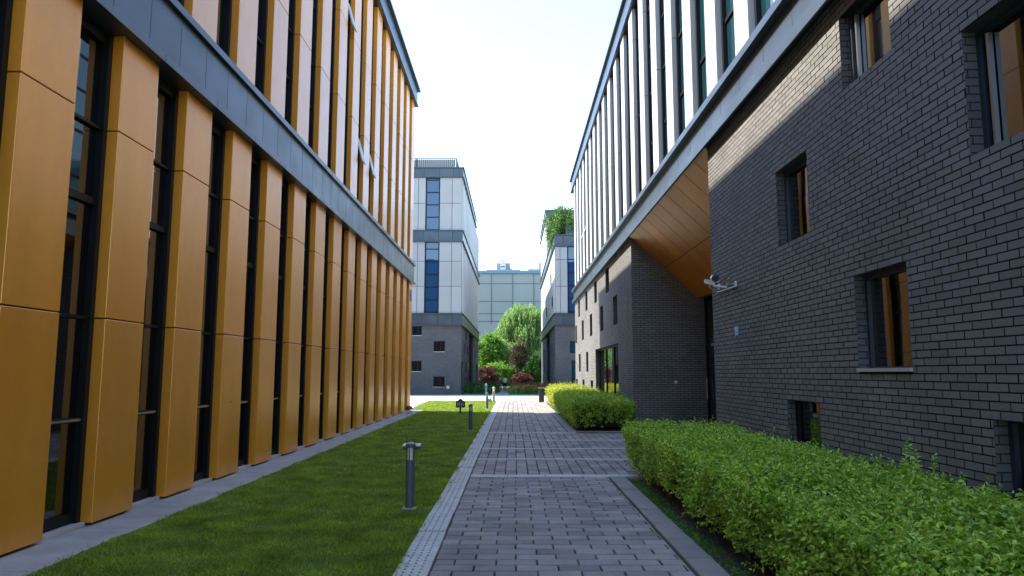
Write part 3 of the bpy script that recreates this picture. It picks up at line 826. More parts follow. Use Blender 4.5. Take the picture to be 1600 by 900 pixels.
# ================================================================== FAR BUILDINGS
def far_left_building():
    t = thing('office_building', 'tall pale panelled block on dark brick beyond the orange building, blue strip windows', 'building', (-15, 66, 0))
    XE, YF, YE = -4.15, 56.0, 83.5
    b = MB(); b.box(-30, XE - 0.25, YF + 0.25, YE, -0.03, 18.0); b.build('core', M['void'], t)
    fh = [(-8.03, -7.26, 4.55, 5.30), (-6.32, -5.42, 3.27, 4.14), (-8.03, -7.24, 1.73, 2.58), (-6.32, -5.42, 0.52, 1.37), (-11, -10.1, 3.27, 4.14)]
    wall('wall', t, 'y', -1, YF, -30, XE, -0.02, 5.37, fh, 0.12, bricks=False)
    for hl in fh:
        wall_window(t, 'y', -1, YF, *hl, 0.12, M['black_frame'], M['glass'], mull=(hl[0] + 0.6 * (hl[1] - hl[0]),), sill=M['pale_stone'])
    sh = [(61.1, 62.5, 4.46, 5.2), (59.2, 60.6, 3.25, 4.05), (63.0, 64.6, 3.25, 4.05), (61.0, 62.8, 1.65, 2.55), (56.2, 58.6, 0.15, 2.53), (65.5, 71.9, 0.15, 5.33),
          (73, 74.6, 4.2, 5.2), (75.6, 77, 3.2, 4.05), (77.5, 78.8, 1.7, 2.6), (79, 81.6, 0.2, 2.6), (79.5, 81, 3.9, 5.0), (60.4, 61.5, 0.3, 1.3), (63.4, 64.6, 0.3, 1.3)]
    wall('wall', t, 'x', 1, XE, YF, YE, -0.02, 5.37, sh, 0.2, bricks=False)
    for hl in sh:
        wall_window(t, 'x', 1, XE, *hl, 0.2, M['black_frame'], M['glass'])
    # panelled front in two tiers, with the strip window left open between panels
    def tier(z0, z1, joints):
        cols = [(-30 + 2.1 * i, -30 + 2.1 * (i + 1)) for i in range(9)]
        cols += [(-11.1, -9.1), (-9.1, -7.69), (-7.69, -7.10), (-5.96, -4.97), (-4.97, XE)]
        zs = [z0] + joints + [z1]
        for grp in (cols[:-2], cols[-2:]):
            m = MB()
            for a, e in grp:
                for i in range(len(zs) - 1): m.box(a + 0.02, e - 0.02, YF - 0.06, YF + 0.2, zs[i] + 0.02, zs[i + 1] - 0.02)
            m.build('facade_panel', M['grey_panel'], t)
        m = MB(); m.box(-30, -7.1, YF - 0.03, YF + 0.24, z0, z1); m.box(-5.96, XE - 0.02, YF - 0.03, YF + 0.24, z0, z1); m.build('joint_backing', M['zinc_dark'], t)
        f = MB()
        for x in (-7.1, -6.04): f.box(x, x + 0.08, YF + 0.0, YF + 0.15, z0, z1)
        zz = z0 + 0.03; n = 0
        while zz < z1:
            f.box(-7.02, -6.04, YF + 0.01, YF + 0.15, zz, zz + 0.07); zz += 1.02
        fr = f.build('window', M['black_frame'], t)
        g = MB(); g.box(-7.03, -6.03, YF + 0.06, YF + 0.1, z0, z1); g.build('pane', M['glass_blue'], fr)
    tier(6.31, 12.07, [8.47, 10.48]); tier(12.99, 17.33, [15.2])
    def band(z0, z1, ye):
        m = MB()
        xs = [-30, -24, -18, -12, -8.6, -7.25, -6.0, -4.9, XE + 0.06]
        for a, e in zip(xs[:-1], xs[1:]): m.box(a + 0.01, e - 0.01, YF - 0.1, YF + 0.25, z0, z1)
        y = YF + 0.25
        while y < ye:
            e = min(y + 1.6, ye); m.box(XE - 0.25, XE + 0.06, y + 0.01, e - 0.01, z0, z1); y = e
        m.build('fascia', M['zinc'], t)
        m = MB(); m.box(-30, XE + 0.14, YF - 0.18, YF + 0.26, z1, z1 + 0.08); m.box(XE - 0.25, XE + 0.14, YF + 0.26, ye + 0.15, z1, z1 + 0.08)
        m.box(-30, XE + 0.14, YF - 0.18, YF + 0.26, z0 - 0.08, z0); m.box(XE - 0.25, XE + 0.14, YF + 0.26, ye + 0.15, z0 - 0.08, z0)
        m.build('lip', M['zinc_dark'], t)
    band(5.42, 6.25, YE); band(12.1, 12.92, YE); band(17.38, 18.08, 76.0)
    # finned side
    f0 = MB(); f0.box(XE - 0.25, XE, YF + 0.26, YF + 1.0, 6.34, 12.0); f0.box(XE - 0.25, XE, YF + 0.26, YF + 1.0, 13.0, 17.28)
    fo = f0.build('facade_fin', M['white_panel'], t)
    for k in range(1, 17): copy_tree(fo, dy=k * 1.65)
    m = MB(); m.box(XE - 0.22, XE - 0.18, YF + 0.3, YE, 6.34, 12.0); m.box(XE - 0.22, XE - 0.18, YF + 0.3, 76, 13.0, 17.28); m.build('side_glazing', M['glass_teal'], t)
    # roof railing
    m = MB()
    m.box(-30, -4.66, 56.5, 56.55, 19.05, 19.11); m.box(-4.72, -4.66, 56.55, 75, 19.05, 19.11)
    x = -14.0
    while x < -4.66:
        m.box(x, x + 0.05, 56.51, 56.54, 18.0, 19.05); x += 0.16
    y = 56.6
    while y < 75:
        m.box(-4.71, -4.67, y, y + 0.05, 18.0, 19.05); y += 0.2
    for x in (-14, -11.4, -8.0, -4.74): m.box(x, x + 0.08, 56.49, 56.56, 18.0, 19.05)
    m.build('railing', M['zinc_dark'], t)
    m = MB(); m.box(-30, -4.8, 56.6, 56.62, 18.1, 19.0); m.build('railing_screen', M['white_panel'], t)
    t2 = thing('meter_box', 'small white box on the dark brick wall under the far pale block', 'box', (-5.15, YF, 0.53))
    m = MB(); m.box(-0.11, 0.11, -0.08, -0.002, -0.1, 0.1); m.build('casing', M['white_paint'], t2, local=True)
    m = MB(); m.box(-0.09, 0.09, -0.09, -0.081, -0.08, 0.08); m.build('lid', M['white_panel'], t2, local=True)
far_left_building()

def far_right_building():
    t = thing('office_building', 'stepped pale block with a planted roof terrace beyond the brick building', 'building', (10, 68, 0))
    XE, YF, YE = 3.27, 56.0, 85.0
    b = MB(); b.box(XE + 0.25, 22, YF + 0.25, YE, -0.03, 12.2); b.box(XE + 0.3, 22, 70.3, YE, 12.2, 17.4); b.build('core', M['void'], t)
    fh = [(4.40, 5.5, 3.2, 4.12), (4.50, 5.6, 0.55, 2.62), (7, 8, 3.2, 4.12)]
    wall('wall', t, 'y', -1, YF, XE, 22, -0.02, 5.37, fh, 0.12, bricks=False)
    for hl in fh: wall_window(t, 'y', -1, YF, *hl, 0.12, M['black_frame'], M['glass_teal'])
    sh = [(57.6, 58.6, 4.3, 5.2), (60.5, 61.5, 4.3, 5.2), (57.0, 58.0, 3.0, 4.1), (59.2, 60.2, 3.0, 4.1), (62.2, 63.2, 3.0, 4.1), (58.0, 59, 1.5, 2.6), (60.6, 61.6, 1.5, 2.6), (57.2, 58.2, 0.3, 1.3), (60, 61, 0.3, 1.3),
          (65, 71, 0.15, 5.33), (75, 76.2, 3, 4.1), (79, 80.5, 3, 4.1), (76, 77.5, 1.5, 2.6), (80, 81.5, 0.3, 1.4)]
    wall('wall', t, 'x', -1, XE, YF, YE, -0.02, 5.37, sh, 0.2, bricks=False)
    for hl in sh: wall_window(t, 'x', -1, XE, *hl, 0.2, M['black_frame'], M['glass'])
    m = MB()
    for a, e in ((XE, 3.68), (3.68, 4.26), (5.3, 6.6), (6.6, 8), (8, 12), (12, 22)):
        zs = [6.32, 8.46, 10.61, 11.66]
        for i in range(3): m.box(a + 0.02, e - 0.02, YF - 0.06, YF + 0.2, zs[i] + 0.02, zs[i + 1] - 0.02)
    m.build('facade_panel', M['grey_panel'], t)
    m = MB(); m.box(XE + 0.02, 4.26, YF - 0.03, YF + 0.24, 6.32, 11.66); m.box(5.3, 22, YF - 0.03, YF + 0.24, 6.32, 11.66); m.build('joint_backing', M['zinc_dark'], t)
    f = MB()
    for x in (4.26, 5.22): f.box(x, x + 0.08, YF, YF + 0.15, 6.32, 11.66)
    z = 6.4
    while z < 11.6: f.box(4.34, 5.22, YF + 0.01, YF + 0.15, z, z + 0.07); z += 1.05
    fr = f.build('window', M['black_frame'], t)
    g = MB(); g.box(4.33, 5.23, YF + 0.06, YF + 0.1, 6.32, 11.66); g.build('pane', M['glass_blue'], fr)
    # plain panelled side with a few small windows
    hs = [(61.5, 62.6, 9.4, 10.3), (59.5, 60.6, 7.2, 8.1), (70.0, 71.2, 7.2, 8.1)]
    m = MB(); y = YF + 0.2
    cuts = [YF + 0.2 + 2.4 * i for i in range(13)]
    for a, e in zip(cuts[:-1], cuts[1:]):
        for z0, z1 in ((6.32, 8.46), (8.46, 10.61), (10.61, 11.66)):
            m.box(XE, XE + 0.2, a + 0.01, min(e, YE) - 0.01, z0 + 0.01, z1 - 0.01)
    for a, e in zip(cuts[6:-1], cuts[7:]):
        for z0, z1 in ((12.66, 15.0), (15.0, 17.2)): m.box(XE, XE + 0.2, a + 0.01, min(e, YE) - 0.01, z0 + 0.01, z1 - 0.01)
    m.box(XE, 22, 70.2, 70.4, 12.66, 17.2)
    m.build('facade_panel', M['white_panel'], t)
    for a, e, z0, z1 in hs:
        w = MB(); w.box(XE - 0.03, XE - 0.002, a, e, z0, z1)
        fr = w.build('window', M['black_frame'], t)
        g = MB(); g.face([(XE - 0.25, a, z0), (XE - 0.25, e, z0), (XE - 0.04, e, z1), (XE - 0.04, a, z1)]); g.build('pane', M['glass'], fr)
    def band(z0, z1, y0, front=True):
        m = MB()
        if front:
            xs = [XE - 0.06, 3.95, 5.2, 6.4, 8, 12, 22]
            for a, e in zip(xs[:-1], xs[1:]): m.box(a + 0.01, e - 0.01, y0 - 0.1, y0 + 0.25, z0, z1)
        y = y0 + 0.25
        while y < YE:
            e = min(y + 1.6, YE); m.box(XE - 0.06, XE + 0.25, y + 0.01, e - 0.01, z0, z1); y = e
        m.build('fascia', M['zinc'], t)
        m = MB()
        for za, zb in ((z1, z1 + 0.08), (z0 - 0.08, z0)):
            m.box(XE - 0.14, 22, y0 - 0.18, y0 + 0.26, za, zb); m.box(XE - 0.14, XE + 0.25, y0 + 0.26, YE + 0.15, za, zb)
        m.build('lip', M['zinc_dark'], t)
    band(5.42, 6.25, YF); band(11.74, 12.55, YF); band(17.2, 17.85, 70.2)
    m = MB(); m.box(XE + 0.1, 22, YF + 0.3, 70.2, 12.2, 12.3); m.build('terrace_floor', M['pale_stone'], t)
    m = MB(); m.box(4.3, 22, 58.2, 58.45, 12.3, 13.9); m.build('planter', M['zinc'], t)
far_right_building()

def hall():
    t = thing('hall_building', 'huge blank pale grey hall with a blue roof edge behind the willow', 'building', (5, 125, 0))
    m = MB(); m.box(-40, 45, 115, 140, -0.03, 17.75); m.build('wall', M['hall'], t)
    m = MB()
    for x in (-31, -24.2, -17.4, -10.5, -3.66, -0.2, 3.24, 6.7, 10.1, 17, 24): m.box(x - 0.06, x + 0.06, 114.93, 114.995, 9.5, 17.7)
    for z in (16.1, 13.18, 11.19, 9.94): m.box(-40, 45, 114.95, 114.99, z - 0.06, z + 0.06)
    m.build('joint_strip', M['hall_joint'], t)
    m = MB(); m.box(-40.2, 45.2, 114.7, 115.3, 17.75, 18.2); m.build('roof_edge', M['blue_trim'], t)
    m = MB(); m.tube((3.0, 116, 18.1), (3.0, 116, 21.2), 0.05, 0.03); m.build('mast', M['hall_joint'], t)
    t = thing('apartment_tower', 'distant white apartment tower top peeping above the grey hall', 'building', (-2.7, 184, 0))
    m = MB(); m.box(-7.1, 1.7, 180, 190, 0, 27.9); m.box(-4.45, -0.95, 181, 189, 27.9, 29.75); m.build('wall', M['tower'], t)
    m = MB(); m.box(-3.45, -2.1, 180.3, 188, 27.9, 30.5); m.build('lift_tower', M['white_panel'], t)
    m = MB(); m.box(-3.3, -2.3, 180.2, 180.29, 28.5, 28.85); m.box(-2.0, -0.5, 180.7, 180.99, 28.0, 28.3); m.build('window', M['glass_blue'], t)
    t = thing('apartment_tower', 'second distant white tower at the roofline of the pale stepped block', 'building', (9.5, 184, 0))
    m = MB(); m.box(6.5, 13, 181, 190, 0, 29.9); m.build('wall', M['tower'], t)
    m = MB(); m.box(7.2, 8.2, 180.9, 180.99, 28.9, 29.3); m.build('window', M['glass_blue'], t)
    m = MB(); m.box(3.6, 14, 179, 180.9, 0, 27.9); m.build('podium', M['tower'], t)
hall()

# ================================================================== PLANTS
def unit(v):
    return v / np.maximum(np.linalg.norm(v, axis=1, keepdims=True), 1e-6)

def shoots(P, D, n_leaf, length, leaf_l, leaf_w):
    """leafy shoots: P bases, D directions; returns leaf base points, axes and sizes"""
    n = len(P)
    D = unit(D)
    t = (np.arange(n_leaf) + 0.5) / n_leaf
    Ls = length * rng.uniform(0.6, 1.3, n)
    base = P[:, None, :] + D[:, None, :] * (t[None, :, None] * Ls[:, None, None])
    side = unit(np.cross(D, rng.normal(size=(n, 3))))
    oth = np.cross(D, side)
    phi = (np.arange(n_leaf) * 1.7)[None, :] + rng.uniform(0, 6.28, n)[:, None] + rng.normal(size=(n, n_leaf)) * 0.3
    out = side[:, None, :] * np.cos(phi)[..., None] + oth[:, None, :] * np.sin(phi)[..., None]
    A = out * 1.0 + D[:, None, :] * rng.uniform(0.3, 0.9, (n, n_leaf))[..., None]
    sz = rng.uniform(0.7, 1.25, (n, n_leaf)) * (1.05 - 0.35 * t[None, :])
    return base.reshape(-1, 3), A.reshape(-1, 3), (sz * leaf_l).ravel(), (sz * leaf_w).ravel()

def box_hedge(label, x0, x1, y0, y1, zt, shoots_per_m2, leaf, m_leaf, name='hedge', ends=True, wild=0.0):
    t = thing(name, label, 'hedge', ((x0 + x1) / 2, (y0 + y1) / 2, 0))
    def bumps(a, b):
        return 0.035 * np.sin(a * 3.1 + 1.3 * np.sin(b * 2.2)) + 0.03 * np.sin(b * 4.7 + a * 2) + 0.02 * np.sin(a * 11 + b * 9)
    Ps, Ds = [], []
    def add(n, f):
        P, D = f(n); Ps.append(P); Ds.append(D)
    def dens(n_area, ys):
        return ys
    A_top = (x1 - x0) * (y1 - y0)
    def top(n):
        x = rng.uniform(x0, x1, n); y = rng.uniform(y0, y1, n)
        z = zt - 0.07 + bumps(x, y) - rng.exponential(0.035, n)
        d = np.column_stack([rng.normal(size=n) * 0.55, rng.normal(size=n) * 0.55, np.ones(n)])
        return np.column_stack([x, y, z]), d
    def side(xs, sgn):
        def f(n):
            y = rng.uniform(y0, y1, n); z = zt * (0.14 + 0.86 * np.sqrt(rng.uniform(0, 1, n))) - 0.06
            inset = 0.05 + 0.10 * np.clip((0.35 - z) / 0.35, 0, 1) ** 2
            x = xs - sgn * (inset + bumps(z * 1.5, y) + rng.exponential(0.03, n))
            d = np.column_stack([np.full(n, sgn * 1.0) + rng.normal(size=n) * 0.4, rng.normal(size=n) * 0.6, 0.55 + rng.normal(size=n) * 0.5])
            return np.column_stack([x, y, z]), d
        return f
    def end(ysd, sgn):
        def f(n):
            x = rng.uniform(x0, x1, n); z = zt * (0.14 + 0.86 * np.sqrt(rng.uniform(0, 1, n))) - 0.06
            y = ysd - sgn * (0.05 + bumps(x, z * 1.5) + rng.exponential(0.03, n))
            d = np.column_stack([rng.normal(size=n) * 0.6, np.full(n, sgn * 1.0) + rng.normal(size=n) * 0.4, 0.55 + rng.normal(size=n) * 0.5])
            return np.column_stack([x, y, z]), d
        return f
    s = shoots_per_m2
    add(int(A_top * s), top)
    add(int((y1 - y0) * zt * s), side(x0, -1))
    add(int((y1 - y0) * zt * s * 0.5), side(x1, 1))
    add(int((x1 - x0) * zt * s), end(y0, -1)); add(int((x1 - x0) * zt * s), end(y1, 1))
    P = np.concatenate(Ps); D = np.concatenate(Ds)
    # looser shoots that stand above the clipped top
    n = int(A_top * 9)
    x = rng.uniform(x0 + 0.1, x1, n); y = rng.uniform(y0, y1, n)
    lp, la, ll, lw = shoots(P, D, 8, leaf * 2.6, leaf, leaf * 0.52)
    p2, a2, l2, w2 = shoots(np.column_stack([x, y, zt - 0.05 + bumps(x, y)]), np.column_stack([rng.normal(size=n) * 0.35, rng.normal(size=n) * 0.35, np.ones(n)]), 9, leaf * 3.6, leaf * 0.85, leaf * 0.42)
    lp = np.concatenate([lp, p2]); la = np.concatenate([la, a2]); ll = np.concatenate([ll, l2]); lw = np.concatenate([lw, w2])
    if wild:
        for (x, y, hgt) in wild:
            k = 14
            px = x + rng.normal(size=k) * 0.10; py = y + rng.normal(size=k) * 0.16
            pz = np.full(k, zt - 0.06)
            hh = hgt * rng.uniform(0.35, 1.0, k); hh[0] = hgt; px[0], py[0] = x, y
            for i in range(k):
                q, a, l, w = shoots(np.array([[px[i], py[i], pz[i]]]), np.array([[rng.normal() * 0.06, rng.normal() * 0.06, 1.0]]), 26, hh[i] / 0.95, leaf * 1.0, leaf * 0.5)
                lp = np.concatenate([lp, q]); la = np.concatenate([la, a]); ll = np.concatenate([ll, l]); lw = np.concatenate([lw, w])
    leaves('foliage', lp, la, ll, lw, m_leaf, t)
    b = MB()
    rs = random.Random(5)
    n = int((y1 - y0) * 5)
    for i in range(n):
        y = y0 + 0.15 + (y1 - y0 - 0.3) * i / n
        for sx in (x0 + 0.18, (x0 + x1) / 2, x1 - 0.15):
            x = sx + rs.uniform(-0.06, 0.06); yy = y + rs.uniform(-0.08, 0.08)
            b.tube((x, yy, -0.01), (x + rs.uniform(-0.12, 0.12), yy + rs.uniform(-0.12, 0.12), zt * 0.6), 0.011, 0.005, seg=5)
    tag(b.build('stems', M['twig'], t), kind='stuff')
    # plain dark box painted for the shade inside the hedge
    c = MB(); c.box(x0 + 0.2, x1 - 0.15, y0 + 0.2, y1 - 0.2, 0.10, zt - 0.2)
    c.build('inner_shade_core', M['hedge_core'], t)
    return t
box_hedge('big bright green privet hedge clipped flat under the dark brick wall', 1.88, 3.42, 2.6, 12.15, 0.80, 400, 0.050, M['hedge_leaf'], wild=[(3.30, 6.02, 0.30), (3.36, 5.0, 0.12)])
box_hedge('square clipped green hedge before the brick wall beyond the entrance', 1.74, 3.40, 20.75, 29.5, 0.82, 230, 0.075, M['hedge_leaf'])
box_hedge('sunlit yellow green hedge between the litter bin and the brick wall', 1.90, 3.40, 29.7, 39.2, 0.82, 130, 0.10, M['yellow_leaf'])

# small weeds in the soil strip beside the big hedge
def weeds():
    n = 260
    y = rng.uniform(4.5, 11.3, n); x = 1.80 + np.abs(rng.normal(size=n)) * 0.07
    k = 46   # tufts in the joint of the kerb and between the pavers
    y = np.concatenate([y, rng.uniform(4.2, 11.4, k), 3.2 + 0.186 * rng.integers(4, 44, 30)])
    x = np.concatenate([x, 1.50 + rng.normal(size=k) * 0.008, -0.70 + 0.18 * rng.integers(1, 12, 30)])
    n = len(y); wide = np.concatenate([np.full(260, 0.025), np.full(n - 260, 0.010)])
    P = np.repeat(np.column_stack([x, y, np.full(n, -0.005)]), 9, axis=0)
    m = len(P); wd = np.repeat(wide, 9); P[:, :2] += rng.normal(size=(m, 2)) * wd[:, None]
    A = np.column_stack([rng.normal(size=m), rng.normal(size=m), rng.uniform(0.2, 1.0, m)])
    tag(leaves('weeds', P, A, rng.uniform(0.8, 1.8, m) * wd, rng.uniform(0.4, 0.8, m) * wd, M['tree_leaf']), 'small green weeds in the soil between kerb and hedge', 'weeds', kind='stuff')
weeds()

def tree(name, label, base, centre, radii, n_clump, per, leaf, m_leaf, clump_r=0.6, trunk=0.12, droop=0.0, cat='tree', limbs=7, shell=0.55):
    t = thing(name, label, cat, base)
    bx, by, bz = base; cx, cy, cz = centre
    u = unit(rng.normal(size=(n_clump, 3)))
    r = (shell + (1 - shell) * rng.uniform(0, 1, n_clump) ** 0.6) * rng.uniform(0.75, 1.1, n_clump)
    Cn = np.array([cx, cy, cz]) + u * r[:, None] * np.array(radii)
    Cn = Cn[Cn[:, 2] > bz + 0.15]
    P = np.repeat(Cn, per, axis=0); n = len(P)
    P = P + rng.normal(size=(n, 3)) * np.array([clump_r, clump_r, clump_r * 0.7]) * 0.55
    A = np.column_stack([rng.normal(size=n), rng.normal(size=n), rng.normal(size=n) * 0.6 - droop])
    leaves('crown', P, A, rng.uniform(0.7, 1.3, n) * leaf, rng.uniform(0.7, 1.3, n) * leaf * 0.55, m_leaf, t)
    b = MB()
    b.tube((bx, by, bz - 0.05), (bx + 0.1, by, (bz + cz) / 2), trunk, trunk * 0.7, seg=8)
    for i in range(limbs):
        k = Cn[int(rng.integers(len(Cn)))]
        b.tube((bx + 0.1, by, (bz + cz) / 2 - rng.uniform(0, 0.3)), tuple(np.array([bx, by, bz]) * 0.15 + k * 0.85), trunk * 0.45, trunk * 0.12, seg=6)
    b.build('trunk', M['bark'], t)
    return t

def willow():
    base = (1.0, 100, 0)
    t = thing('willow_tree', 'tall pale green weeping willow in front of the grey hall', 'tree', base)
    pts, ax = [], []
    lobes = [(0.6, 88.5, 8.6, 1.5, 1.9), (-0.8, 88, 7.2, 1.2, 1.6), (2.4, 88.5, 7.8, 1.6, 1.8), (3.6, 89, 7.4, 1.5, 1.8), (1.2, 87.3, 6.3, 1.6, 1.5), (-1.2, 87.6, 5.0, 1.1, 1.2), (3.0, 87.5, 5.4, 1.5, 1.4), (0.3, 87, 4.6, 1.5, 1.2), (4.8, 89.5, 8.0, 1.8, 1.9), (1.6, 89.5, 9.0, 1.4, 1.4), (-1.7, 88, 5.8, 1.0, 1.6), (-0.2, 88.8, 8.2, 1.2, 1.5), (3.0, 88.3, 8.4, 1.3, 1.5)]
    lobes = [(a * 1.13, b + 11.5, (c - 1.65) * 1.13 + 2.1, d * 1.13, e * 1.13) for a, b, c, d, e in lobes]
    for (lx, ly, lz, lr, lh) in lobes:
        for _ in range(95):
            u = rng.normal(size=3); u /= np.linalg.norm(u); u[2] = abs(u[2]) * 1.0 - 0.15
            s = np.array([lx, ly, lz]) + u * np.array([lr, lr, lh]) * rng.uniform(0.55, 1.02)
            Ls = rng.uniform(1.2, 3.6); k = int(Ls * 14)
            tt = np.linspace(0, 1, k)
            out = np.array([u[0], u[1], 0]) * 0.35
            q = s + np.outer(np.sqrt(tt), out) + np.outer(tt * Ls, [0, 0, -1]) + rng.normal(size=(k, 3)) * 0.06
            q = q[q[:, 2] > 0.3]
            pts.append(q)
            ax.append(np.column_stack([rng.normal(size=len(q)) * 0.5 + out[0], rng.normal(size=len(q)) * 0.5 + out[1], np.full(len(q), -1.0)]))
    P = np.concatenate(pts); A = np.concatenate(ax); n = len(P)
    leaves('crown', P, A, rng.uniform(0.24, 0.44, n), rng.uniform(0.07, 0.12, n), M['willow_leaf'], t)
    b = MB(); b.tube((1.0, 100, -0.05), (1.1, 100, 5), 0.32, 0.22); b.tube((1.1, 100, 4.8), (0.5, 99.8, 9.4), 0.2, 0.07); b.tube((1.1, 100, 4.5), (3.2, 100, 8.4), 0.18, 0.06); b.tube((1.05, 100, 4.0), (-0.9, 99.7, 7.4), 0.15, 0.05); b.tube((1.1, 100, 4.7), (5.0, 100.5, 8.5), 0.15, 0.05)
    b.build('trunk', M['bark'], t)
willow()
tree('broadleaf_tree', 'round mid green tree beside the far pale block, left of the willow', (-3.5, 95, 0), (-3.3, 95, 4.1), (2.2, 1.8, 2.8), 150, 100, 0.24, M['tree_leaf'], 0.6)
tree('broadleaf_tree', 'smaller fresh green tree between the round tree and the willow', (-1.5, 96, 0), (-1.5, 96, 3.6), (1.5, 1.4, 2.6), 80, 80, 0.2, M['willow_leaf'], 0.5)
tree('plum_tree', 'dark bronze leaved tree standing before the willow', (0.65, 88.5, 0), (0.7, 88.5, 3.75), (1.15, 1.0, 2.0), 55, 70, 0.17, M['dark_leaf'], 0.42, trunk=0.07)
tree('plum_shrub', 'reddish purple shrub at the foot of the round green tree', (-3.3, 87, 0), (-3.2, 87, 1.35), (1.7, 1.0, 1.1), 80, 80, 0.15, M['red_leaf'], 0.38, trunk=0.05, cat='shrub')
tree('plum_shrub', 'low purple shrub under the dark bronze tree', (0.95, 86.5, 0), (0.95, 86.5, 0.85), (1.15, 0.8, 0.7), 55, 70, 0.14, M['red_leaf'], 0.35, trunk=0.04, cat='shrub')
tree('evergreen_shrub', 'dark green bush between the bronze tree and the right hand block', (2.8, 88, 0), (2.8, 88, 2.1), (1.4, 1.0, 2.2), 90, 80, 0.16, M['dark_green'], 0.45, trunk=0.06, cat='shrub')
tree('terrace_shrub', 'bushy green creeper spilling over the roof terrace parapet', (4.8, 60.5, 12.3), (4.5, 60.0, 14.2), (1.75, 2.0, 1.65), 130, 90, 0.17, M['vine_leaf'], 0.5, trunk=0.06, droop=0.3, cat='shrub')
tree('evergreen_shrub', 'broad green bush closing the view under the willow, left of the path', (-2.0, 91, 0), (-2.0, 91, 1.2), (2.6, 1.2, 1.7), 110, 80, 0.2, M['tree_leaf'], 0.5, trunk=0.05, cat='shrub')
tree('evergreen_shrub', 'broad green bush closing the view under the willow, right of the path', (2.0, 91.5, 0), (2.0, 91.5, 1.2), (2.8, 1.2, 1.8), 120, 80, 0.2, M['dark_green'], 0.5, trunk=0.05, cat='shrub')
def more_vines():
    o = bpy.data.objects.get('terrace_shrub')
    n = 1500
    s = rng.uniform(0, 1, n)
    P = np.column_stack([3.15 + s * 0.5 + rng.normal(size=n) * 0.16, 58.0 + rng.uniform(-1.2, 2.5, n), 12.3 + s * 2.2 + rng.normal(size=n) * 0.3])
    A = np.column_stack([rng.normal(size=n), rng.normal(size=n), rng.normal(size=n) - 0.5])
    leaves('trailing_vine', P, A, rng.uniform(0.12, 0.22, n), rng.uniform(0.07, 0.12, n), M['vine_leaf'], o)
more_vines()

def low_bed(name, label, cat, spots, leaf_m, leaf, flower=0):
    P = []
    for (x, y, r, hgt, n) in spots:
        u = unit(rng.normal(size=(n, 3))); u[:, 2] = np.abs(u[:, 2])
        P.append(np.array([x, y, 0]) + u * np.array([r, r, hgt]) * rng.uniform(0.6, 1.05, (n, 1)))
    P = np.concatenate(P); n = len(P)
    A = rng.normal(size=(n, 3)) + np.array([0, 0, 0.4])
    o = leaves(name, P, A, rng.uniform(0.7, 1.3, n) * leaf, rng.uniform(0.7, 1.3, n) * leaf * 0.6, leaf_m)
    tag(o, label, cat, kind='stuff')
    if flower:
        top = P[(P[:, 2] > 0.28)]
        top = top[rng.choice(len(top), flower, replace=False)] + np.array([0, -0.05, 0.06])
        Q = np.repeat(top, 6, axis=0); m = len(Q)
        leaves('blossom', Q, rng.normal(size=(m, 3)), 0.11, 0.10, M['red_flower'], o)
    return o
low_bed('rose_bed', 'low rose bushes with red flowers beside the garden path', 'flower bed',
        [(0.1 + i * 0.55 + random.uniform(-.15, .15), 57.5 + j * 1.6 + random.uniform(-.3, .3), 0.62, 0.62 + 0.08 * j, 330) for i in range(6) for j in range(4)], M['tree_leaf'], 0.12, flower=330)
low_bed('rose_bed', 'pink flowering plants at the foot of the pale stepped block', 'flower bed',
        [(3.4 + i * 0.55, 53.6 + random.uniform(-.3, .3), 0.5, 0.8, 300) for i in range(6)], M['dark_green'], 0.12, flower=120)
low_bed('ground_cover', 'low dark green planting along the side of the far brick base', 'ground cover',
        [(-3.75 + i * 0.5 + random.uniform(-.12, .12), 57.8 + j * 1.8 + random.uniform(-.3, .3), 0.55, 0.5 + 0.12 * j, 260) for i in range(5) for j in range(5)], M['dark_green'], 0.12)

# ================================================================== STREET FURNITURE
def bollard(label, x, y, plate=False, hgt=0.80, group='bollard lights along the lawn edge'):
    t = thing('bollard_light', label, 'bollard', (x, y, 0), group=group)
    m = MB(); m.box(-0.085, 0.085, -0.085, 0.085, -0.01, 0.018); m.build('base_plate', M['pale_stone'], t, local=True, bevel=0.004)
    m = MB(); m.lathe([(0.056, 0.018), (0.056, 0.565), (0.059, 0.567), (0.059, 0.585), (0.05, 0.588)], seg=28); m.build('post', M['bollard'], t, local=True, smooth=False)
    m = MB(); m.lathe([(0.038, 0.588), (0.038, 0.735)], seg=24); m.build('lamp', M['lamp_glass'], t, local=True)
    m = MB()
    for i in range(6):
        a = math.pi / 3 * i + 0.35
        m.tube((0.051 * math.cos(a), 0.051 * math.sin(a), 0.586), (0.051 * math.cos(a), 0.051 * math.sin(a), 0.738), 0.007, seg=6)
    m.build('cage', M['bollard'], t, local=True)
    m = MB(); m.lathe([(0.061, 0.735), (0.061, 0.775)], seg=28); m.build('cap', M['bollard'], t, local=True)
    m = MB(); m.lathe([(0.058, 0.7755), (0.050, 0.788), (0.032, 0.797), (0.012, 0.80)], seg=28); m.build('cap_top', M['cap'], t, local=True, smooth=True)
    for o in t.children:
        if o.name.startswith('post') or o.name.startswith('cap'):
            pass
    if plate:
        m = MB(); m.box(-0.108, 0.108, 0.066, 0.20, 0.742, 0.765); m.box(-0.105, 0.105, 0.068, 0.19, 0.70, 0.741, 1); m.box(-0.02, 0.02, 0.05, 0.07, 0.72, 0.75, 1)
        m.build('tray', [M['white_paint'], M['black_paint']], t, local=True)
    t.scale = (1, 1, hgt / 0.80)
    return t
bollard('nearest bollard light, slate grey with a flat white tray behind its cap', -1.275, 8.94, plate=True)
bollard('dark bollard light in the shaded lawn beside the tree shaped sign', -1.245, 20.72, hgt=0.76)
bollard('dark bollard light in the sunlit end of the lawn', -1.235, 33.07, hgt=0.74)
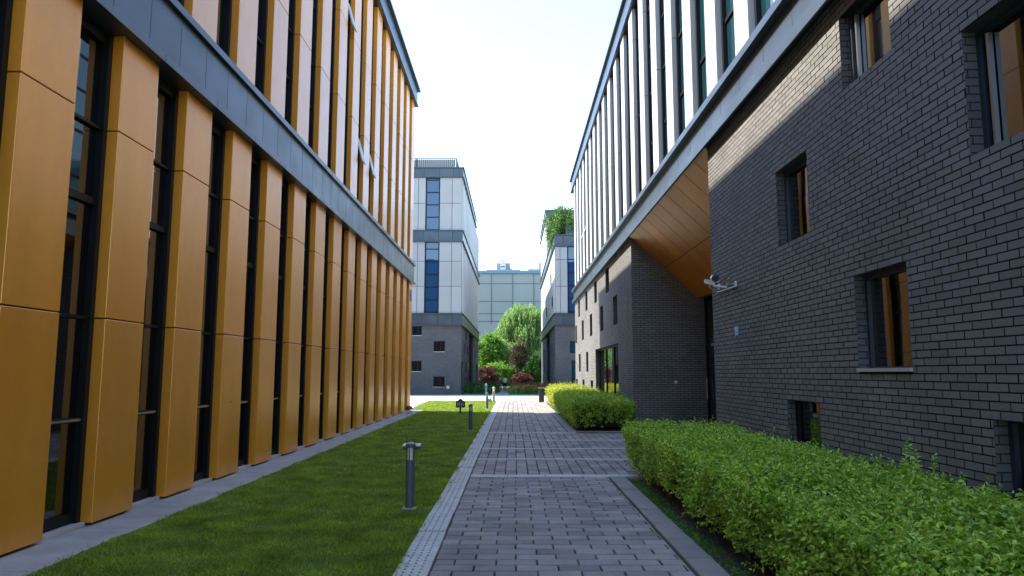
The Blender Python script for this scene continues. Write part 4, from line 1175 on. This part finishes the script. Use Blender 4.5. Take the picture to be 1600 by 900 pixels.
def pale_bollard():
    t = thing('bollard_light', 'pale bollard beside a white rock at the lawn corner', 'bollard', (-1.17, 41.6, 0))
    m = MB(); m.lathe([(0.075, -0.01), (0.07, 0.6)], seg=20); m.build('post', M['cap'], t, local=True)  # paler material than the other bollard posts
    m = MB(); m.lathe([(0.055, 0.6), (0.055, 0.76)], seg=20); m.build('lamp', M['lamp_glass'], t, local=True)
    m = MB(); m.lathe([(0.085, 0.76), (0.08, 0.80), (0.03, 0.84)], seg=20); m.build('cap', M['pale_stone'], t, local=True)
    t = thing('bollard_light', 'slim pale grey post standing before the far low planting', 'bollard', (-2.2, 56.6, 0))
    m = MB(); m.lathe([(0.09, -0.02), (0.09, 0.65)], seg=16); m.build('post', M['cap'], t, local=True)
    m = MB(); m.lathe([(0.10, 0.65), (0.10, 0.78), (0.04, 0.82)], seg=16); m.build('cap', M['pale_stone'], t, local=True)
pale_bollard()
def rock(label, x, y, r):
    me = bpy.data.meshes.new('rock'); bm = bmesh.new(); bmesh.ops.create_icosphere(bm, subdivisions=3, radius=1)
    for v in bm.verts:
        k = 0.85 + 0.2 * math.sin(v.co.x * 3.1 + 1) * math.sin(v.co.y * 2.7 + 2) + 0.12 * math.sin(v.co.z * 5 + v.co.x * 4)
        v.co = Vector((v.co.x * r * k, v.co.y * r * 0.8 * k, v.co.z * r * 0.75 * k + r * 0.5))
    bm.to_mesh(me); bm.free(); me.materials.append(M['rock'])
    for p in me.polygons: p.use_smooth = True
    o = bpy.data.objects.new('rock', me); COL.objects.link(o); o.location = (x, y, -0.02)
    tag(o, label, 'rock')
rock('pale rock lying beside the pale bollard', -1.42, 41.3, 0.22)

def litter_bin():
    t = thing('litter_bin', 'dark brown square litter bin at the end of the sunlit path', 'bin', (1.56, 40.7, 0))
    m = MB(); m.box(-0.15, 0.15, -0.15, 0.15, 0.04, 0.72); m.build('body', M['bin'], t, local=True, bevel=0.01)
    m = MB(); m.box(-0.17, 0.17, -0.17, 0.17, 0.76, 0.80); m.build('lid', M['kerb'], t, local=True, bevel=0.01)
    m = MB()
    for sx in (-0.13, 0.13):
        for sy in (-0.13, 0.13): m.box(sx - 0.015, sx + 0.015, sy - 0.015, sy + 0.015, 0.72, 0.76)
    m.box(-0.14, 0.14, -0.14, 0.14, -0.01, 0.04); m.build('base', M['black_paint'], t, local=True)
litter_bin()

def tree_sign():
    t = thing('lawn_sign', 'small black tree shaped sign with white characters standing in the lawn', 'sign', (-2.19, 29.45, 0))
    out = []
    blobs = [(-0.115, 0.31, 0.085), (0.115, 0.31, 0.085), (-0.105, 0.425, 0.09), (0.105, 0.425, 0.09), (0, 0.495, 0.10), (0, 0.38, 0.12)]
    for i in range(72):
        a = 2 * math.pi * i / 72; best = 0
        for cx, cz, r in blobs:
            dx, dz = math.cos(a), math.sin(a)
            b_ = dx * cx + dz * (cz - 0.38); c_ = cx * cx + (cz - 0.38) ** 2 - r * r; disc = b_ * b_ - c_
            if disc >= 0: best = max(best, b_ + math.sqrt(disc))
        out.append((best * math.cos(a), 0.38 + best * math.sin(a)))
    m = MB(); m.extrude_xz(out, -0.012, 0.012); m.build('board', M['black_paint'], t, local=True)
    m = MB(); m.extrude_xz([(-0.05, 0.29), (-0.035, 0.10), (-0.06, -0.01), (0.06, -0.01), (0.035, 0.10), (0.05, 0.29)], -0.018, 0.009); m.build('post', M['black_paint'], t, local=True)
    m = MB(); rs = random.Random(3)
    cells = [(-0.105 + 0.07 * i, 0.415) for i in range(4)] + [(-0.105 + 0.07 * i, 0.345) for i in range(4)] + [(-0.035, 0.275), (0.035, 0.275)]
    for cx, cz in cells:
        w = 0.024
        m.box(cx - w, cx + w, -0.0165, -0.0125, cz + w * 0.5, cz + w * 0.5 + 0.008)
        m.box(cx - w * 0.8, cx + w * 0.8, -0.0165, -0.0125, cz - w * 0.35, cz - w * 0.35 + 0.008)
        m.box(cx - 0.004, cx + 0.004, -0.0175, -0.0128, cz - w, cz + w)
        if rs.random() < 0.6: m.box(cx - w, cx - w + 0.007, -0.017, -0.0127, cz - w, cz + w * 0.3)
        if rs.random() < 0.6: m.box(cx + w - 0.007, cx + w, -0.017, -0.0127, cz - w, cz + w * 0.3)
    m.build('lettering', M['white_paint'], t, local=True)
tree_sign()

def ground_lamp():
    t = thing('ground_lamp', 'red brown floodlight on a grey wedge at the foot of the last orange panel', 'lamp', (-4.2, 28.95, 0.02))
    m = MB(); m.extrude_xz([(-0.14, 0), (0.18, 0), (0.10, 0.12), (-0.12, 0.16)], -0.14, 0.14); m.build('base', M['pale_stone'], t, local=True, bevel=0.008)
    m = MB(); m.lathe([(0.15, 0.0), (0.15, 0.05), (0.13, 0.10), (0.08, 0.14), (0.02, 0.155)], cx=-0.02, seg=20, z0=0.165); m.build('hood', M['rust'], t, local=True)
    m = MB(); m.lathe([(0.12, 0), (0.12, 0.012)], cx=-0.02, seg=20, z0=0.155); m.build('lens', M['black_paint'], t, local=True)
ground_lamp()

# ================================================================== PERSON walking away
def skin_obj(name, verts, edges, m, parent, sub=2):
    me = bpy.data.meshes.new(name); me.from_pydata([v[0] for v in verts], edges, []); me.update()
    me.materials.append(m)
    o = bpy.data.objects.new(name, me); COL.objects.link(o); o.parent = parent
    md = o.modifiers.new('skin', 'SKIN'); md.use_smooth_shade = True
    for i, v in enumerate(verts):
        r = v[1]; me.skin_vertices[0].data[i].radius = r if isinstance(r, tuple) else (r, r)
        me.skin_vertices[0].data[i].use_root = (i == 0)
    s = o.modifiers.new('sub', 'SUBSURF'); s.levels = sub; s.render_levels = sub
    return o
def person():
    t = thing('person', 'person in a pale shirt and black trousers walking away along the garden path', 'person', (-0.82, 65.3, 0))
    V = [((0, 0, 0.92), (0.13, 0.09)), ((0, 0.02, 1.10), (0.125, 0.085)), ((0, 0.06, 1.32), (0.145, 0.09)), ((0, 0.09, 1.44), (0.055, 0.055)), ((0, 0.13, 1.53), (0.065, 0.075)), ((0, 0.15, 1.63), (0.07, 0.085)), ((0, 0.15, 1.70), (0.045, 0.055))]
    E = [(0, 1), (1, 2), (2, 3), (3, 4), (4, 5), (5, 6)]
    for s in (-1, 1):
        b = len(V); st = 0.10 * s
        V += [((0.09 * s, 0, 0.88), 0.085), ((0.10 * s, st * 0.6 + 0.03, 0.49), 0.055), ((0.10 * s, st, 0.09), 0.038), ((0.10 * s, st + 0.13, 0.035), 0.032)]
        E += [(0, b), (b, b + 1), (b + 1, b + 2), (b + 2, b + 3)]
        b = len(V)
        V += [((0.18 * s, 0.06, 1.38), 0.05), ((0.24 * s, 0.04, 1.12), 0.04), ((0.20 * s, 0.22, 0.97), 0.03), ((0.19 * s, 0.30, 0.95), (0.03, 0.016))]
        E += [(2, b), (b, b + 1), (b + 1, b + 2), (b + 2, b + 3)]
        w = b + 3
        for i in range(4):
            b = len(V); x = 0.19 * s + (i - 1.5) * 0.017
            V += [((x, 0.345, 0.945), 0.009), ((x, 0.375 - 0.004 * abs(i - 1), 0.925), 0.008)]
            E += [(w, b), (b, b + 1)]
        b = len(V); V += [((0.19 * s - 0.035 * s, 0.315, 0.955), 0.009), ((0.19 * s - 0.045 * s, 0.345, 0.95), 0.008)]; E += [(w, b), (b, b + 1)]
    skin_obj('body', V, E, M['skin'], t)
    V = [((0, 0.0, 0.88), (0.175, 0.125)), ((0, 0.02, 1.10), (0.165, 0.115)), ((0, 0.06, 1.32), (0.185, 0.12)), ((0, 0.08, 1.42), (0.085, 0.075))]
    E = [(0, 1), (1, 2), (2, 3)]
    for s in (-1, 1):
        b = len(V); V += [((0.19 * s, 0.06, 1.37), 0.072), ((0.245 * s, 0.04, 1.13), 0.06), ((0.225 * s, 0.12, 1.05), 0.05)]; E += [(2, b), (b, b + 1), (b + 1, b + 2)]
    skin_obj('shirt', V, E, M['shirt'], t)
    V = [((0, 0, 0.93), (0.155, 0.115))]; E = []
    for s in (-1, 1):
        b = len(V); st = 0.10 * s
        V += [((0.095 * s, 0, 0.84), 0.11), ((0.10 * s, st * 0.6 + 0.03, 0.49), 0.078), ((0.10 * s, st, 0.10), 0.066)]; E += [(0, b), (b, b + 1), (b + 1, b + 2)]
    skin_obj('trousers', V, E, M['trousers'], t)
    skin_obj('hair', [((0, 0.11, 1.57), 0.07), ((0, 0.13, 1.65), (0.085, 0.095)), ((0, 0.15, 1.72), 0.06)], [(0, 1), (1, 2)], M['hair'], t)
    for s in (-1, 1):
        m = MB(); st = 0.10 * s; m.box(0.10 * s - 0.045, 0.10 * s + 0.045, st - 0.06, st + 0.20, 0, 0.07); m.build('shoe', M['black_paint'], t, local=True, bevel=0.02)
    t.scale = (0.80, 0.80, 0.80)
    b = thing('shoulder_bag', 'dark bag carried at the left side of the walking person', 'bag', (-1.12, 65.35, 0.62))
    m = MB(); m.box(-0.13, 0.13, -0.06, 0.06, 0, 0.28); m.build('body', M['black_paint'], b, local=True, bevel=0.03)
    m = MB(); m.tube((-0.08, 0, 0.27), (0.02, 0, 0.46), 0.012); m.tube((0.08, 0, 0.27), (0.02, 0, 0.46), 0.012); m.build('strap', M['trousers'], b, local=True)
person()

# ================================================================== LIGHT, SKY, CAMERA
AZ, EL = R(-74.0), R(50.0)       # sun to the left and a little ahead
to_sun = Vector((math.sin(AZ) * math.cos(EL), math.cos(AZ) * math.cos(EL), math.sin(EL)))
w = bpy.data.worlds.new('World'); scene.world = w; w.use_nodes = True
nt = w.node_tree
bg = nt.nodes['Background']
sky = nt.nodes.new('ShaderNodeTexSky'); sky.sky_type = 'NISHITA'; sky.sun_disc = False
sky.sun_elevation = EL; sky.sun_rotation = AZ
sky.air_density = 1.0; sky.dust_density = 0.2; sky.ozone_density = 1.8; sky.altitude = 50
nt.links.new(sky.outputs[0], bg.inputs['Color']); bg.inputs['Strength'].default_value = 0.15
sl = bpy.data.lights.new('sun', 'SUN'); sl.energy = 3.3; sl.angle = R(0.53); sl.color = (1.0, 0.90, 0.76)
so = bpy.data.objects.new('sun', sl); COL.objects.link(so)
so.rotation_euler = (-to_sun).to_track_quat('-Z', 'Y').to_euler(); so.location = (-30, 20, 60)

cam = bpy.data.cameras.new('camera'); co = bpy.data.objects.new('camera', cam); COL.objects.link(co)
cam.sensor_width = 36; cam.lens = 36 * 1110 / 1600; cam.clip_start = 0.05; cam.clip_end = 2000
co.location = (0, 0, EYE)
co.rotation_euler = (R(90) + math.atan(132.5 / 1110), 0, math.atan(3 / 1110))
scene.camera = co

scene.view_settings.view_transform = 'Standard'; scene.view_settings.look = 'None'
scene.view_settings.exposure = 2.15; scene.view_settings.gamma = 1.0
scene.cycles.use_denoising = True
scene.cycles.max_bounces = 10; scene.cycles.diffuse_bounces = 5; scene.cycles.glossy_bounces = 5
scene.cycles.sample_clamp_indirect = 6
